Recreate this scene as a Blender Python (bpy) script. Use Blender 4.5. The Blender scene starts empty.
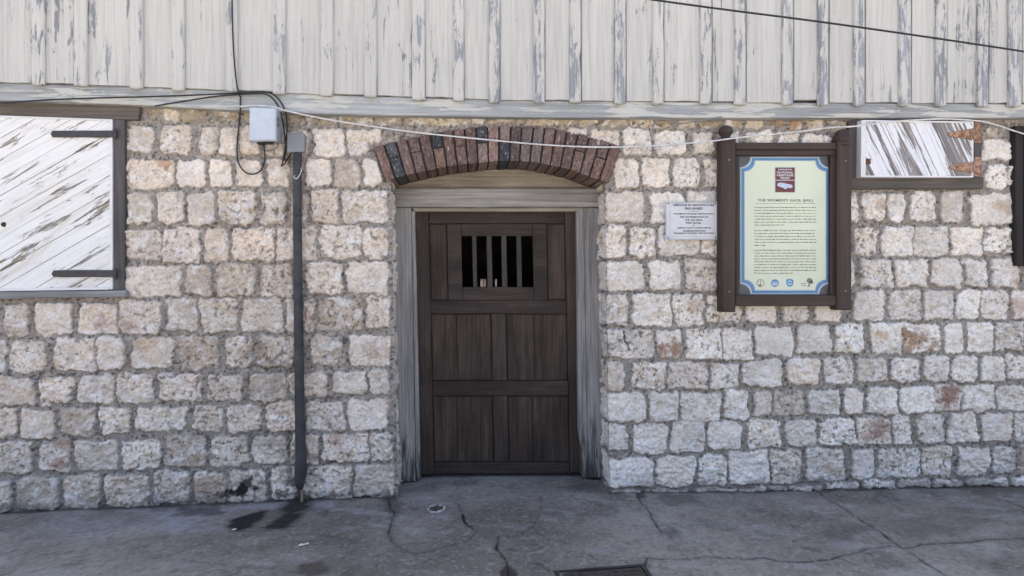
import bpy, bmesh, math, random
import numpy as np
from mathutils import Matrix, Vector
random.seed(7)
RNG = np.random.default_rng(11)
S = bpy.context.scene
COL = S.collection
PI = math.pi

# ------------------------------------------------------------------ camera
D, HC, F = 4.3, 1.475, 600.0
YAW, PITCH, ROLL = [math.radians(a) for a in (4.771, 1.034, -0.416)]
def cam_axes():
    cy, sy, cp, sp = math.cos(YAW), math.sin(YAW), math.cos(PITCH), math.sin(PITCH)
    f = np.array([sy*cp, cy*cp, -sp]); r = np.array([cy, -sy, 0.0]); u = np.cross(r, f)
    c, s = math.cos(ROLL), math.sin(ROLL)
    return c*r+s*u, -s*r+c*u, f
CR, CU, CF = cam_axes()
CAMP = np.array([0.0, -D, HC])
def ray(px, py):
    return CF*F + CR*(px-512.0) + CU*(288.0-py)
def at(px, py, Y=0.0):
    d = ray(px, py); t = (Y+D)/d[1]
    return (d[0]*t, HC+d[2]*t)
def at3(px, py, Y=0.0):
    x, z = at(px, py, Y); return (x, Y, z)

cd = bpy.data.cameras.new('camera'); cam = bpy.data.objects.new('camera', cd); COL.objects.link(cam)
cd.sensor_width = 36.0; cd.lens = 36.0*F/1024.0; cd.clip_start = 0.05; cd.clip_end = 2000
m = Matrix.Identity(4)
for i in range(3):
    m[i][0], m[i][1], m[i][2], m[i][3] = CR[i], CU[i], -CF[i], CAMP[i]
cam.matrix_world = m
S.camera = cam

# ------------------------------------------------------------------ numpy noise
def vnoise(x, y, scale, seed):
    r = np.random.default_rng(seed); N = 256
    L = r.random((N, N))
    u = x/scale+37.3; v = y/scale+91.7
    iu = np.floor(u).astype(np.int64); iv = np.floor(v).astype(np.int64)
    fu = u-iu; fv = v-iv
    fu = fu*fu*(3-2*fu); fv = fv*fv*(3-2*fv)
    a = L[iu % N, iv % N]; b = L[(iu+1) % N, iv % N]; c = L[iu % N, (iv+1) % N]; d = L[(iu+1) % N, (iv+1) % N]
    return (a*(1-fu)+b*fu)*(1-fv)+(c*(1-fu)+d*fu)*fv
def fbm(x, y, scale, octv, seed, gain=0.5):
    t = 0; amp = 1; tot = 0
    for k in range(octv):
        ca, sa = math.cos(0.6*k+0.3), math.sin(0.6*k+0.3)
        t = t+amp*vnoise(x*ca-y*sa, x*sa+y*ca, scale/(2.03**k), seed+k*13); tot += amp; amp *= gain
    return t/tot
def sstep(a, b, x):
    t = np.clip((x-a)/(b-a), 0, 1); return t*t*(3-2*t)
def mix(a, b, t):
    return a+(b-a)*t
def seg_dist(X, Z, pts):
    d = np.full(X.shape, 1e9)
    for (ax, az), (bx, bz) in zip(pts[:-1], pts[1:]):
        vx, vz = bx-ax, bz-az; L2 = vx*vx+vz*vz+1e-12
        t = np.clip(((X-ax)*vx+(Z-az)*vz)/L2, 0, 1)
        d = np.minimum(d, np.hypot(X-ax-t*vx, Z-az-t*vz))
    return d

# ------------------------------------------------------------------ materials
def new_mat(name):
    mt = bpy.data.materials.new(name); mt.use_nodes = True
    nt = mt.node_tree; b = nt.nodes['Principled BSDF']
    return mt, nt, b
def N(nt, typ, **kw):
    n = nt.nodes.new(typ)
    for k, v in kw.items():
        if k.startswith('i_'):
            n.inputs[k[2:].replace('_', ' ')].default_value = v
        else:
            setattr(n, k, v)
    return n
def L(nt, a, b): nt.links.new(a, b)
def ramp(nt, fac, stops):
    r = N(nt, 'ShaderNodeValToRGB')
    e = r.color_ramp.elements
    while len(e) < len(stops): e.new(0.5)
    for q, (p, c) in zip(e, stops):
        q.position = p; q.color = (*c, 1) if len(c) == 3 else c
    L(nt, fac, r.inputs['Fac']); return r
def pos_map(nt, scale, rot=(0, 0, 0)):
    # texture space on the object itself: world metres (nothing here moves)
    g = N(nt, 'ShaderNodeNewGeometry'); mp = N(nt, 'ShaderNodeMapping')
    mp.vector_type = 'TEXTURE'
    mp.inputs['Rotation'].default_value = rot
    L(nt, g.outputs['Position'], mp.inputs['Vector'])
    m2 = N(nt, 'ShaderNodeVectorMath', operation='MULTIPLY'); m2.inputs[1].default_value = scale
    L(nt, mp.outputs['Vector'], m2.inputs[0])
    return m2.outputs['Vector']
def noise(nt, vec, scale, detail=6, rough=0.6, dist=0.0):
    n = N(nt, 'ShaderNodeTexNoise'); n.inputs['Scale'].default_value = scale
    n.inputs['Detail'].default_value = detail; n.inputs['Roughness'].default_value = rough
    n.inputs['Distortion'].default_value = dist
    L(nt, vec, n.inputs['Vector']); return n.outputs['Fac']
def mixc(nt, fac, a, b, mode='MIX'):
    n = N(nt, 'ShaderNodeMix', data_type='RGBA', blend_type=mode)
    for sock, v in ((n.inputs[0], fac), (n.inputs[6], a), (n.inputs[7], b)):
        if hasattr(v, 'is_linked'): L(nt, v, sock)
        elif isinstance(v, (int, float)): sock.default_value = v
        else: sock.default_value = (*v, 1)
    return n.outputs[2]
def bump(nt, b, h, strength, dist):
    n = N(nt, 'ShaderNodeBump'); n.inputs['Strength'].default_value = strength; n.inputs['Distance'].default_value = dist
    L(nt, h, n.inputs['Height']); L(nt, n.outputs['Normal'], b.inputs['Normal'])

def attr_mat(name, rough=0.9, fine=90.0, amt=(0.72, 1.22), bstr=0.5, bdist=0.004, spec=0.3):
    mt, nt, b = new_mat(name)
    a = N(nt, 'ShaderNodeAttribute', attribute_name='Col')
    v = pos_map(nt, (1, 1, 1))
    n = noise(nt, v, fine, 8, 0.7)
    r = ramp(nt, n, [(0.32, (amt[0],)*3), (0.68, (amt[1],)*3)])
    L(nt, mixc(nt, 1.0, a.outputs['Color'], r.outputs['Color'], 'MULTIPLY'), b.inputs['Base Color'])
    b.inputs['Roughness'].default_value = rough; b.inputs['Specular IOR Level'].default_value = spec
    bump(nt, b, n, bstr, bdist); return mt

def wood(name, ca, cb, axis='z', rot=0.0, paint=None, pt=0.5, pw=0.06, rough=0.8, grain=60.0, spec=0.3, paint2=None, stain=None, pscale=9.0, pstretch=0.3, ploc=0.0, pgrain=0.88, blotch=(0.74, 1.2), bsc=3.0, bst=None):
    """weathered wood: grain stretched along axis, optionally flaking paint over it"""
    mt, nt, b = new_mat(name)
    st = 0.035
    sc = {'z': (1, 1, st), 'x': (st, 1, 1), 'y': (1, st, 1)}[axis]
    sc2 = {'z': (1, 1, pstretch), 'x': (pstretch, 1, 1), 'y': (1, pstretch, 1)}[axis]
    v = pos_map(nt, sc, (0, rot, 0)); v2 = pos_map(nt, sc2, (0, rot, 0))
    g = noise(nt, v, grain, 8, 0.65, 0.4)
    col = ramp(nt, g, [(0.3, cb), (0.7, ca)]).outputs['Color']
    big = noise(nt, v2, bsc, 6, 0.65)
    col = mixc(nt, 1.0, col, ramp(nt, big, [(0.33, (blotch[0],)*3), (0.67, (blotch[1],)*3)]).outputs['Color'], 'MULTIPLY')
    h = g
    if paint is not None:
        p = noise(nt, v2, pscale, 10, 0.72, 0.6)
        add = N(nt, 'ShaderNodeMath', operation='MULTIPLY_ADD'); L(nt, g, add.inputs[0]); add.inputs[1].default_value = 0.35
        if ploc:
            ad2 = N(nt, 'ShaderNodeMath', operation='MULTIPLY_ADD'); L(nt, noise(nt, v2, 2.2, 3, 0.5), ad2.inputs[0]); ad2.inputs[1].default_value = -ploc; L(nt, p, ad2.inputs[2]); p = ad2.outputs[0]
        L(nt, p, add.inputs[2])
        msk = ramp(nt, add.outputs[0], [(pt-pw, (0, 0, 0)), (pt+pw, (1, 1, 1))]).outputs['Color']
        pc = paint
        tone = noise(nt, v2, 1.7, 5, 0.6)
        pcol = mixc(nt, tone, paint, paint2 or tuple(0.86*c for c in paint))
        fg = ramp(nt, g, [(0.3, (pgrain,)*3), (0.56, (1.03,)*3)]).outputs['Color']
        pcol = mixc(nt, 1.0, pcol, fg, 'MULTIPLY')
        if stain is not None:
            sn = noise(nt, v2, 5.0, 8, 0.75, 1.0)
            sm = ramp(nt, sn, [(0.50, (0, 0, 0)), (0.72, (0.7,)*3)]).outputs['Color']
            pcol = mixc(nt, sm, pcol, stain)
        col = mixc(nt, msk, col, pcol)
        hh = N(nt, 'ShaderNodeMath', operation='MULTIPLY_ADD'); L(nt, msk, hh.inputs[0]); hh.inputs[1].default_value = 0.6; L(nt, g, hh.inputs[2]); h = hh.outputs[0]
    L(nt, col, b.inputs['Base Color'])
    b.inputs['Roughness'].default_value = rough; b.inputs['Specular IOR Level'].default_value = spec
    bump(nt, b, h, 0.55, 0.004); return mt

def plain(name, c, rough=0.6, metal=0.0, var=0.2, nscale=30.0, c2=None, thr=(0.4, 0.65), bstr=0.15, spec=0.4):
    mt, nt, b = new_mat(name)
    v = pos_map(nt, (1, 1, 1))
    n = noise(nt, v, nscale, 7, 0.65)
    if c2 is None: c2 = tuple(x*(1-var) for x in c)
    L(nt, ramp(nt, n, [(thr[0], c2), (thr[1], c)]).outputs['Color'], b.inputs['Base Color'])
    b.inputs['Roughness'].default_value = rough; b.inputs['Metallic'].default_value = metal
    b.inputs['Specular IOR Level'].default_value = spec
    bump(nt, b, n, bstr, 0.003); return mt

M_STONE = attr_mat('stone', 0.92, 75.0, (0.72, 1.18), 0.9, 0.008)
M_BRICK = attr_mat('brick', 0.95, 48.0, (0.45, 1.4), 0.7, 0.006)
M_GROUND = attr_mat('pavement', 0.92, 55.0, (0.86, 1.13), 0.35, 0.003, 0.15)
M_BOARD = wood('painted_board', (0.36, 0.37, 0.38), (0.20, 0.21, 0.22), 'z', paint=(0.575, 0.562, 0.522), paint2=(0.41, 0.408, 0.385), pt=0.312, pw=0.014, pstretch=0.24, pscale=13.0, ploc=0.45, pgrain=0.80)
M_BATTENS = [wood('painted_batten_%s' % nm, (0.34, 0.36, 0.385), (0.19, 0.205, 0.225), 'z', paint=(0.565, 0.552, 0.512), paint2=(0.42, 0.415, 0.39), pt=p_, pw=0.01, pstretch=0.22, pscale=20.0) for nm, p_ in (('whole', 0.585), ('worn', 0.62), ('bare', 0.662))]
M_BEAM = wood('painted_beam', (0.40, 0.42, 0.43), (0.25, 0.26, 0.26), 'x', paint=(0.52, 0.50, 0.44), paint2=(0.46, 0.48, 0.47), pt=0.71, pw=0.012, pstretch=0.15, pscale=9.0)
M_GREYWOOD = wood('grey_wood', (0.42, 0.40, 0.375), (0.15, 0.143, 0.137), 'z')
M_GREYWOODX = wood('grey_wood_lintel', (0.46, 0.43, 0.39), (0.17, 0.165, 0.16), 'x', grain=40)
M_TANWOODX = wood('tan_wood', (0.38, 0.335, 0.27), (0.19, 0.168, 0.135), 'x', grain=45, blotch=(0.7, 1.2), bsc=6.0)
M_BROWNGREYX = wood('brown_grey_wood', (0.17, 0.145, 0.12), (0.075, 0.065, 0.055), 'x')
M_DARKPOST = wood('dark_grey_post', (0.125, 0.115, 0.115), (0.06, 0.055, 0.055), 'z')
M_DARKPOSTX = wood('dark_grey_rail', (0.145, 0.128, 0.112), (0.06, 0.053, 0.046), 'x')
M_DOOR = wood('door_wood', (0.060, 0.043, 0.033), (0.022, 0.016, 0.0125), 'z', rough=0.7, grain=75, blotch=(0.55, 1.5), bsc=7.0)
M_DOORX = wood('door_rail_wood', (0.054, 0.038, 0.030), (0.021, 0.015, 0.012), 'x', rough=0.7, grain=75, blotch=(0.55, 1.5), bsc=7.0)
M_DOORP = wood('door_panel_wood', (0.068, 0.047, 0.034), (0.019, 0.0135, 0.010), 'z', rough=0.7, grain=70, blotch=(0.55, 1.5), bsc=7.0)
M_BAR = wood('bar_wood', (0.080, 0.066, 0.058), (0.040, 0.034, 0.030), 'z')
M_SIGNWOOD = wood('sign_wood', (0.066, 0.043, 0.034), (0.034, 0.023, 0.019), 'z', rough=0.55, grain=40)
M_SIGNWOODX = wood('sign_rail_wood', (0.070, 0.045, 0.035), (0.036, 0.024, 0.019), 'x', rough=0.55, grain=40)
A_L = math.radians(31.0); A_R = math.radians(-63.0)
M_SHUT_L = wood('white_shutter', (0.40, 0.36, 0.29), (0.15, 0.13, 0.10), 'x', rot=-A_L, paint=(0.79, 0.79, 0.775), paint2=(0.73, 0.725, 0.70), pt=0.575, pw=0.015, stain=(0.50, 0.44, 0.33), pstretch=0.16, pscale=16.0)
M_SHUT_R = wood('peeling_shutter', (0.35, 0.325, 0.315), (0.14, 0.125, 0.12), 'x', rot=-A_R, paint=(0.76, 0.77, 0.79), pt=0.690, pw=0.014, pstretch=0.10, pscale=9.5)
M_WHITE = wood('white_edge', (0.5, 0.5, 0.48), (0.3, 0.3, 0.28), 'x', paint=(0.74, 0.75, 0.76), pt=0.45, pw=0.04)
M_STRAP = plain('strap_iron', (0.062, 0.058, 0.062), 0.6, 0.0, 0.35)
M_RUST = plain('rusty_iron', (0.40, 0.255, 0.175), 0.9, 0.0, 0, 40.0, (0.17, 0.085, 0.05), (0.42, 0.58))
M_BOX = plain('pale_grey_plastic', (0.50, 0.55, 0.62), 0.45, 0.0, 0.1, 12)
M_BOXRIM = plain('grey_plastic', (0.36, 0.39, 0.43), 0.5, 0.0, 0.15, 12)
M_GREYBOX = plain('mid_grey_plastic', (0.22, 0.235, 0.25), 0.5, 0.0, 0.15, 12)
M_PIPE = plain('black_plastic', (0.062, 0.063, 0.066), 0.6, 0.0, 0, 9, (0.024, 0.025, 0.027), (0.35, 0.68))
M_CABLE = plain('cable_black', (0.022, 0.022, 0.024), 0.6)
M_WCABLE = plain('cable_white', (0.72, 0.71, 0.68), 0.6, 0.0, 0.25, 18)
M_METAL = plain('worn_iron', (0.075, 0.068, 0.062), 0.6, 0.3, 0.4, 25, None, (0.4, 0.62), 0.5)
M_METAL2 = plain('iron_rim', (0.05, 0.048, 0.045), 0.6, 0.3, 0.4, 25)
M_PLAQUE = plain('plaque_enamel', (0.64, 0.645, 0.655), 0.35, 0.0, 0.1, 9)
M_PLAQUERIM = plain('plaque_rim', (0.47, 0.49, 0.53), 0.4, 0.0, 0.15, 20)
M_INK = plain('ink_dark', (0.055, 0.055, 0.07), 0.7)
M_INK2 = plain('ink_green_grey', (0.25, 0.27, 0.21), 0.8)
M_SHEET = plain('sheet_cream', (0.67, 0.715, 0.54), 0.35, 0.0, 0.07, 3)
M_BLUE = plain('border_blue', (0.10, 0.25, 0.44), 0.4, 0.0, 0.15, 8)
M_PALE = plain('border_pale', (0.47, 0.52, 0.55), 0.4, 0.0, 0.1, 8)
M_BACK = plain('backing_grey', (0.105, 0.11, 0.12), 0.5, 0.0, 0.15, 12)
M_MAROON = plain('emblem_maroon', (0.16, 0.045, 0.045), 0.45)
M_ICE = plain('emblem_pale_blue', (0.55, 0.62, 0.74), 0.5)
M_LOGOBLUE = plain('logo_blue', (0.10, 0.30, 0.52), 0.45)
M_SCREW = plain('screw_steel', (0.30, 0.29, 0.28), 0.4, 0.6)
M_PALEWOOD = plain('pale_worn_wood', (0.46, 0.33, 0.26), 0.8, 0, 0.35, 60)
M_PAPER = plain('white_scrap', (0.75, 0.75, 0.73), 0.7)
M_RIMWHITE = plain('worn_pale_pipe', (0.50, 0.50, 0.48), 0.7, 0, 0, 30, (0.14, 0.14, 0.14), (0.4, 0.55))
M_DEBRIS = plain('dirt', (0.10, 0.085, 0.07), 0.95, 0, 0, 60, (0.025, 0.022, 0.02), (0.42, 0.6))
M_PLASTER = plain('plaster', (0.40, 0.37, 0.33), 0.9, 0, 0.2, 4)
M_ROOF = plain('roof_metal', (0.22, 0.20, 0.19), 0.6, 0, 0.3, 4)

# ------------------------------------------------------------------ object helpers
def tag(o, label=None, cat=None, group=None, kind=None):
    if label: o['label'] = label
    if cat: o['category'] = cat
    if group: o['group'] = group
    if kind: o['kind'] = kind
    return o
def thing(name, loc, label, cat, group=None):
    o = bpy.data.objects.new(name, None); COL.objects.link(o); o.location = loc
    o.empty_display_size = 0.1
    return tag(o, label, cat, group)
def wloc(o):
    v = Vector((0, 0, 0))
    while o is not None: v = v+Vector(o.location); o = o.parent
    return v
class MB:
    def __init__(s): s.v = []; s.f = []; s.sm = []
    def add(s, vs, fs, smooth=False):
        n = len(s.v); s.v += [tuple(v) for v in vs]
        for f in fs: s.f.append(tuple(i+n for i in f)); s.sm.append(smooth)
    def prism(s, poly, y0, y1, bev=0.003, jit=0.0, seg=None):
        """poly [(x,z)...] as seen from the front; y0 front, y1 back"""
        A = sum(a[0]*b[1]-b[0]*a[1] for a, b in zip(poly, poly[1:]+poly[:1]))
        if A < 0: poly = poly[::-1]
        if seg:
            q = []
            for a, b in zip(poly, poly[1:]+poly[:1]):
                n = max(1, int(math.hypot(b[0]-a[0], b[1]-a[1])/seg))
                for k in range(n):
                    t = k/n; q.append((a[0]+(b[0]-a[0])*t, a[1]+(b[1]-a[1])*t))
            poly = q
        if jit: poly = [(x+random.uniform(-jit, jit), z+random.uniform(-jit, jit)) for x, z in poly]
        n = len(poly); ins = []
        for i in range(n):
            p, c, q = poly[i-1], poly[i], poly[(i+1) % n]
            def nrm(a, b):
                dx, dz = b[0]-a[0], b[1]-a[1]; l = math.hypot(dx, dz)+1e-9; return (-dz/l, dx/l)
            n1, n2 = nrm(p, c), nrm(c, q)
            bx, bz = n1[0]+n2[0], n1[1]+n2[1]; k = 1+n1[0]*n2[0]+n1[1]*n2[1]; k = max(k, 0.3)
            ins.append((c[0]+bx/k*bev, c[1]+bz/k*bev))
        vs = [(x, y0, z) for x, z in ins]+[(x, y0+bev, z) for x, z in poly]+[(x, y1, z) for x, z in poly]
        fs = [tuple(range(n))]
        for i in range(n):
            j = (i+1) % n
            fs.append((i, i+n, j+n, j)); fs.append((i+n, i+2*n, j+2*n, j+n))
        fs.append(tuple(range(3*n-1, 2*n-1, -1)))
        s.add(vs, fs)
    def pprism(s, px, y0, y1, **k): s.prism([at(a, b, y0) for a, b in px], y0, y1, **k)
    def prect(s, x0, x1, ya, yb, y0, y1, **k): s.pprism([(x0, ya), (x1, ya), (x1, yb), (x0, yb)], y0, y1, **k)
    def box(s, x0, x1, y0, y1, z0, z1): s.prism([(x0, z0), (x1, z0), (x1, z1), (x0, z1)], y0, y1, bev=0.002)
    def tube(s, pts, r, n=8, smooth=True, sub=6, cap=True):
        P = [Vector(p) for p in pts]; R = r if isinstance(r, (list, tuple)) else [r]*len(P)
        if sub > 1 and len(P) > 2:
            Q = []; RR = []
            for i in range(len(P)-1):
                p0 = P[max(i-1, 0)]; p1 = P[i]; p2 = P[i+1]; p3 = P[min(i+2, len(P)-1)]
                for k in range(sub):
                    t = k/sub
                    Q.append(0.5*((2*p1)+(p2-p0)*t+(2*p0-5*p1+4*p2-p3)*t*t+(3*p1-p0-3*p2+p3)*t**3)); RR.append(R[i]+(R[i+1]-R[i])*t)
            Q.append(P[-1]); RR.append(R[-1]); P, R = Q, RR
        vs = []; fs = []; up = Vector((0, -1, 0.01))
        for i, p in enumerate(P):
            d = (P[min(i+1, len(P)-1)]-P[max(i-1, 0)]).normalized()
            a = d.cross(up)
            if a.length < 1e-4: a = d.cross(Vector((1, 0, 0)))
            a.normalize(); b = d.cross(a).normalized(); up = -b if up.dot(-b) > 0 else b
            for k in range(n):
                t = 2*PI*k/n; vs.append(p+(a*math.cos(t)+b*math.sin(t))*R[i])
        for i in range(len(P)-1):
            for k in range(n):
                fs.append((i*n+k, i*n+(k+1) % n, (i+1)*n+(k+1) % n, (i+1)*n+k))
        if cap:
            fs.append(tuple(range(n-1, -1, -1))); fs.append(tuple((len(P)-1)*n+k for k in range(n)))
        s.add(vs, fs, smooth)
    def lathe(s, cx, cy, prof, n=20, smooth=True):
        vs = []; fs = []
        for r, z in prof:
            for k in range(n):
                t = 2*PI*k/n; vs.append((cx+r*math.cos(t), cy+r*math.sin(t), z))
        for i in range(len(prof)-1):
            for k in range(n): fs.append((i*n+k, i*n+(k+1) % n, (i+1)*n+(k+1) % n, (i+1)*n+k))
        fs.append(tuple(range(n-1, -1, -1))); fs.append(tuple((len(prof)-1)*n+k for k in range(n)))
        s.add(vs, fs, smooth)
    def build(s, name, mat, parent=None, loc=None):
        me = bpy.data.meshes.new(name)
        o = bpy.data.objects.new(name, me); COL.objects.link(o)
        if parent is not None:
            o.parent = parent; off = wloc(parent)
        else:
            off = Vector(loc) if loc else Vector((0, 0, 0)); o.location = off
        me.from_pydata([tuple(Vector(v)-off) for v in s.v], [], s.f)
        bm = bmesh.new(); bm.from_mesh(me); bmesh.ops.recalc_face_normals(bm, faces=bm.faces[:]); bm.to_mesh(me); bm.free()
        me.polygons.foreach_set('use_smooth', s.sm)
        me.materials.append(mat); me.update()
        return o
def np_mesh(name, V, Fq, col, mat, parent=None, smooth=True):
    me = bpy.data.meshes.new(name); o = bpy.data.objects.new(name, me); COL.objects.link(o)
    if parent is not None:
        o.parent = parent; V = V-np.array(wloc(parent))
    used = np.zeros(len(V), bool); used[Fq.ravel()] = True
    idx = np.cumsum(used)-1
    V = V[used]; col = col[used]; Fq = idx[Fq]
    me.vertices.add(len(V)); me.vertices.foreach_set('co', V.astype(np.float32).ravel())
    me.loops.add(Fq.size); me.loops.foreach_set('vertex_index', Fq.astype(np.int32).ravel())
    me.polygons.add(len(Fq)); me.polygons.foreach_set('loop_start', np.arange(0, Fq.size, 4, dtype=np.int32))
    me.polygons.foreach_set('use_smooth', np.full(len(Fq), smooth))
    me.update(calc_edges=True)
    a = me.color_attributes.new('Col', 'FLOAT_COLOR', 'POINT')
    a.data.foreach_set('color', np.concatenate([col, np.ones((len(col), 1))], 1).astype(np.float32).ravel())
    me.materials.append(mat); return o
def text_mesh(name, txt, x0, x1, z0, z1, y, mat, parent, bold=0.0):
    cu = bpy.data.curves.new('t', 'FONT'); cu.body = txt; cu.resolution_u = 3; cu.offset = bold; cu.extrude = 0.02
    to = bpy.data.objects.new('t', cu); COL.objects.link(to)
    dg = bpy.context.evaluated_depsgraph_get(); dg.update()
    me = bpy.data.meshes.new_from_object(to.evaluated_get(dg))
    bpy.data.objects.remove(to); bpy.data.curves.remove(cu)
    n = len(me.vertices); c = np.empty(n*3); me.vertices.foreach_get('co', c); c = c.reshape(-1, 3)
    lo, hi = c.min(0), c.max(0); off = wloc(parent)
    out = np.empty_like(c)
    out[:, 0] = x0+(c[:, 0]-lo[0])/(hi[0]-lo[0])*(x1-x0)-off.x
    out[:, 2] = z0+(c[:, 1]-lo[1])/(hi[1]-lo[1])*(z1-z0)-off.z
    out[:, 1] = y-c[:, 2]*0.03-off.y
    me.vertices.foreach_set('co', out.ravel()); me.materials.clear(); me.materials.append(mat)
    me.name = name; o = bpy.data.objects.new(name, me); COL.objects.link(o); o.parent = parent
    return o

# ------------------------------------------------------------------ the building
bx, bz = at(500, 493)
B = thing('stone_building', (bx, 0, 0), 'old whitewashed stone building with painted plank upper wall, arched brick doorway and shutters', 'building')

ROWS = '''
148,160,106,120 165,181,107,121 185,208,108,122 212,240,109,122 245,283,110,122 288,299,114,124 300,335,117,125 338,373,116,125 376,402,115,125 405,471,117,125 473,485,118,125 488,514,118,125 516,525,118,125 527,575,118,126 579,598,119,126 600,628,119,127 630,652,119,128 655,672,120,128 676,697,120,128 700,721,119,128 724,742,120,129 745,765,120,129 768,783,119,128 787,802,120,130 807,822,120,130 830,846,122,134 849,860,122,134 985,998,127,137
129,154,126,153 160,193,126,154 200,220,127,155 221,237,127,155 239,262,127,155 266,286,128,156 290,309,130,157 313,344,129,157 347,371,128,156 347,384,128,143 566,587,129,135 589,621,129,146 623,650,129,156 655,684,131,155 690,713,132,154 718,741,132,156 745,772,131,155 776,797,133,155 801,832,134,156 836,860,137,156 983,1010,140,160
127,174,159,189 177,207,159,188 210,232,160,187 236,264,159,187 268,291,159,187 306,331,159,187 334,361,158,188 363,381,157,187 613,637,158,189 640,669,158,187 673,699,158,188 704,730,159,187 734,768,159,188 772,800,159,188 804,830,159,188 834,852,159,188 984,1006,164,189 1007,1016,166,188
127,152,193,224 158,184,192,225 188,215,192,225 220,256,191,226 261,288,191,225 290,309,192,225 311,340,190,224 343,388,190,223 606,644,192,223 650,685,192,222 688,717,192,222 722,756,192,222 760,792,192,222 796,830,192,222 834,857,192,222 861,884,193,221 887,904,192,222 909,934,191,221 938,962,191,222 970,1013,193,224
124,162,229,261 164,201,228,262 204,228,228,262 231,274,228,262 277,317,228,260 320,362,226,259 364,389,227,260 606,625,226,258 629,656,226,258 659,700,227,256 703,732,227,256 736,770,227,256 774,806,227,257 810,848,227,257 852,876,227,257 880,912,226,256 914,947,226,257 951,983,228,256 985,1014,227,254
124,180,265,296 186,213,265,295 217,255,264,296 260,296,263,297 307,344,262,295 348,389,262,294 606,643,261,291 648,681,261,291 684,716,260,291 720,752,260,291 756,790,260,290 794,824,260,290 828,854,260,289 858,892,259,287 895,926,259,287 929,961,259,287 965,987,259,287 991,1017,259,287
6,32,303,336 37,74,302,335 80,118,301,334 121,162,300,334 167,198,299,331 202,239,298,332 243,285,298,332 287,297,298,332 303,316,299,333 318,363,297,330 366,391,297,329 606,628,294,325 632,671,294,326 673,703,294,325 706,741,294,322 745,776,294,322 780,809,294,321 813,840,292,321 852,883,290,320 888,920,289,320 923,953,290,319 955,979,290,319 981,1009,291,319 1011,1034,290,319
-28,8,340,374 11,48,338,371 56,96,337,370 98,126,337,370 132,174,337,368 179,221,335,370 228,254,337,367 258,296,336,367 311,343,336,365 348,389,334,366 606,652,329,358 656,681,329,358 687,720,328,359 723,751,329,359 755,793,326,355 797,830,325,353 834,863,324,352 870,901,323,353 903,941,323,353 943,963,324,353 967,993,322,352 995,1022,322,350
-20,34,376,405 40,72,377,404 78,116,374,404 118,154,374,403 160,202,373,401 208,243,374,400 249,288,373,401 290,327,371,396 331,366,371,395 370,391,368,395 606,625,361,391 630,665,361,390 668,707,362,389 709,739,362,388 742,782,360,387 786,820,358,385 824,852,357,384 856,886,357,382 889,919,356,383 923,949,356,382 952,978,357,382 981,1003,354,381 1006,1034,355,379
-26,18,407,438 22,54,408,437 61,95,407,434 100,133,407,434 137,188,406,431 193,224,405,431 229,263,404,432 267,302,401,432 306,345,401,432 348,389,399,430 606,646,393,421 650,678,392,421 681,720,391,421 723,748,390,418 752,770,390,417 772,803,389,415 807,840,389,414 843,863,388,413 866,896,386,413 899,933,386,412 934,959,384,410 961,994,384,410 997,1026,386,411
-8,34,442,473 40,73,440,471 77,118,440,471 124,161,439,470 166,207,436,467 212,249,435,467 254,288,435,464 290,318,434,464 323,368,433,462 371,391,432,460 606,627,423,451 633,666,422,453 671,705,421,453 710,740,420,450 746,781,420,449 785,816,418,446 820,853,418,445 857,889,417,443 893,911,415,445 915,943,414,443 947,977,413,442 982,1010,413,441 1013,1040,413,440
-30,12,481,513 17,60,477,510 65,103,475,508 107,149,475,506 155,191,471,504 196,225,472,502 229,266,470,501 271,298,467,499 303,352,465,499 354,394,464,497 607,654,457,487 656,694,456,486 698,727,455,486 730,768,451,484 771,801,450,483 806,843,448,481 850,873,449,478 877,919,449,478 921,951,446,477 957,988,447,475 993,1015,446,474 1019,1050,444,473
611,640,490,494 644,690,489,493 694,735,488,493 739,765,487,492 768,785,485,491 787,818,484,490 824,858,482,489 861,895,480,488 898,929,479,487 932,963,478,486 965,1004,477,486 1010,1034,476,485
'''
stones = []
for ri, ln in enumerate(ROWS.strip().split('\n')):
    for s in ln.split():
        a = [float(v) for v in s.split(',')]; stones.append((*a, ri))
LROWS = [(104, 118), (122, 153), (158, 189), (193, 226), (230, 262), (266, 298), (303, 336), (340, 374), (376, 405), (407, 438), (442, 473), (481, 513)]
RROWS = [(119, 128), (131, 158), (163, 189), (193, 224), (227, 254), (259, 287), (290, 319), (322, 351), (354, 379), (386, 411), (413, 440), (444, 473)]
rs = random.Random(5)
for ri in range(12):
    lim = -32 if ri > 5 else -140
    x = lim-4
    while x > -420:
        w = rs.uniform(24, 48); a, b = LROWS[ri]; sl = 0.03*(b-300)/200
        stones.append((x-w, x, a-sl*(x+32), b-sl*(x+32), ri)); x -= w+rs.uniform(4, 7)
    x = 1054 if ri not in (1, 2, 3, 4) else 1150
    while x < 1330:
        w = rs.uniform(24, 44); a, b = RROWS[ri]; sl = 0.03*(b-290)/200
        stones.append((x, x+w, a-sl*(x-1024), b-sl*(x-1024), ri)); x += w+rs.uniform(4, 7)

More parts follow.
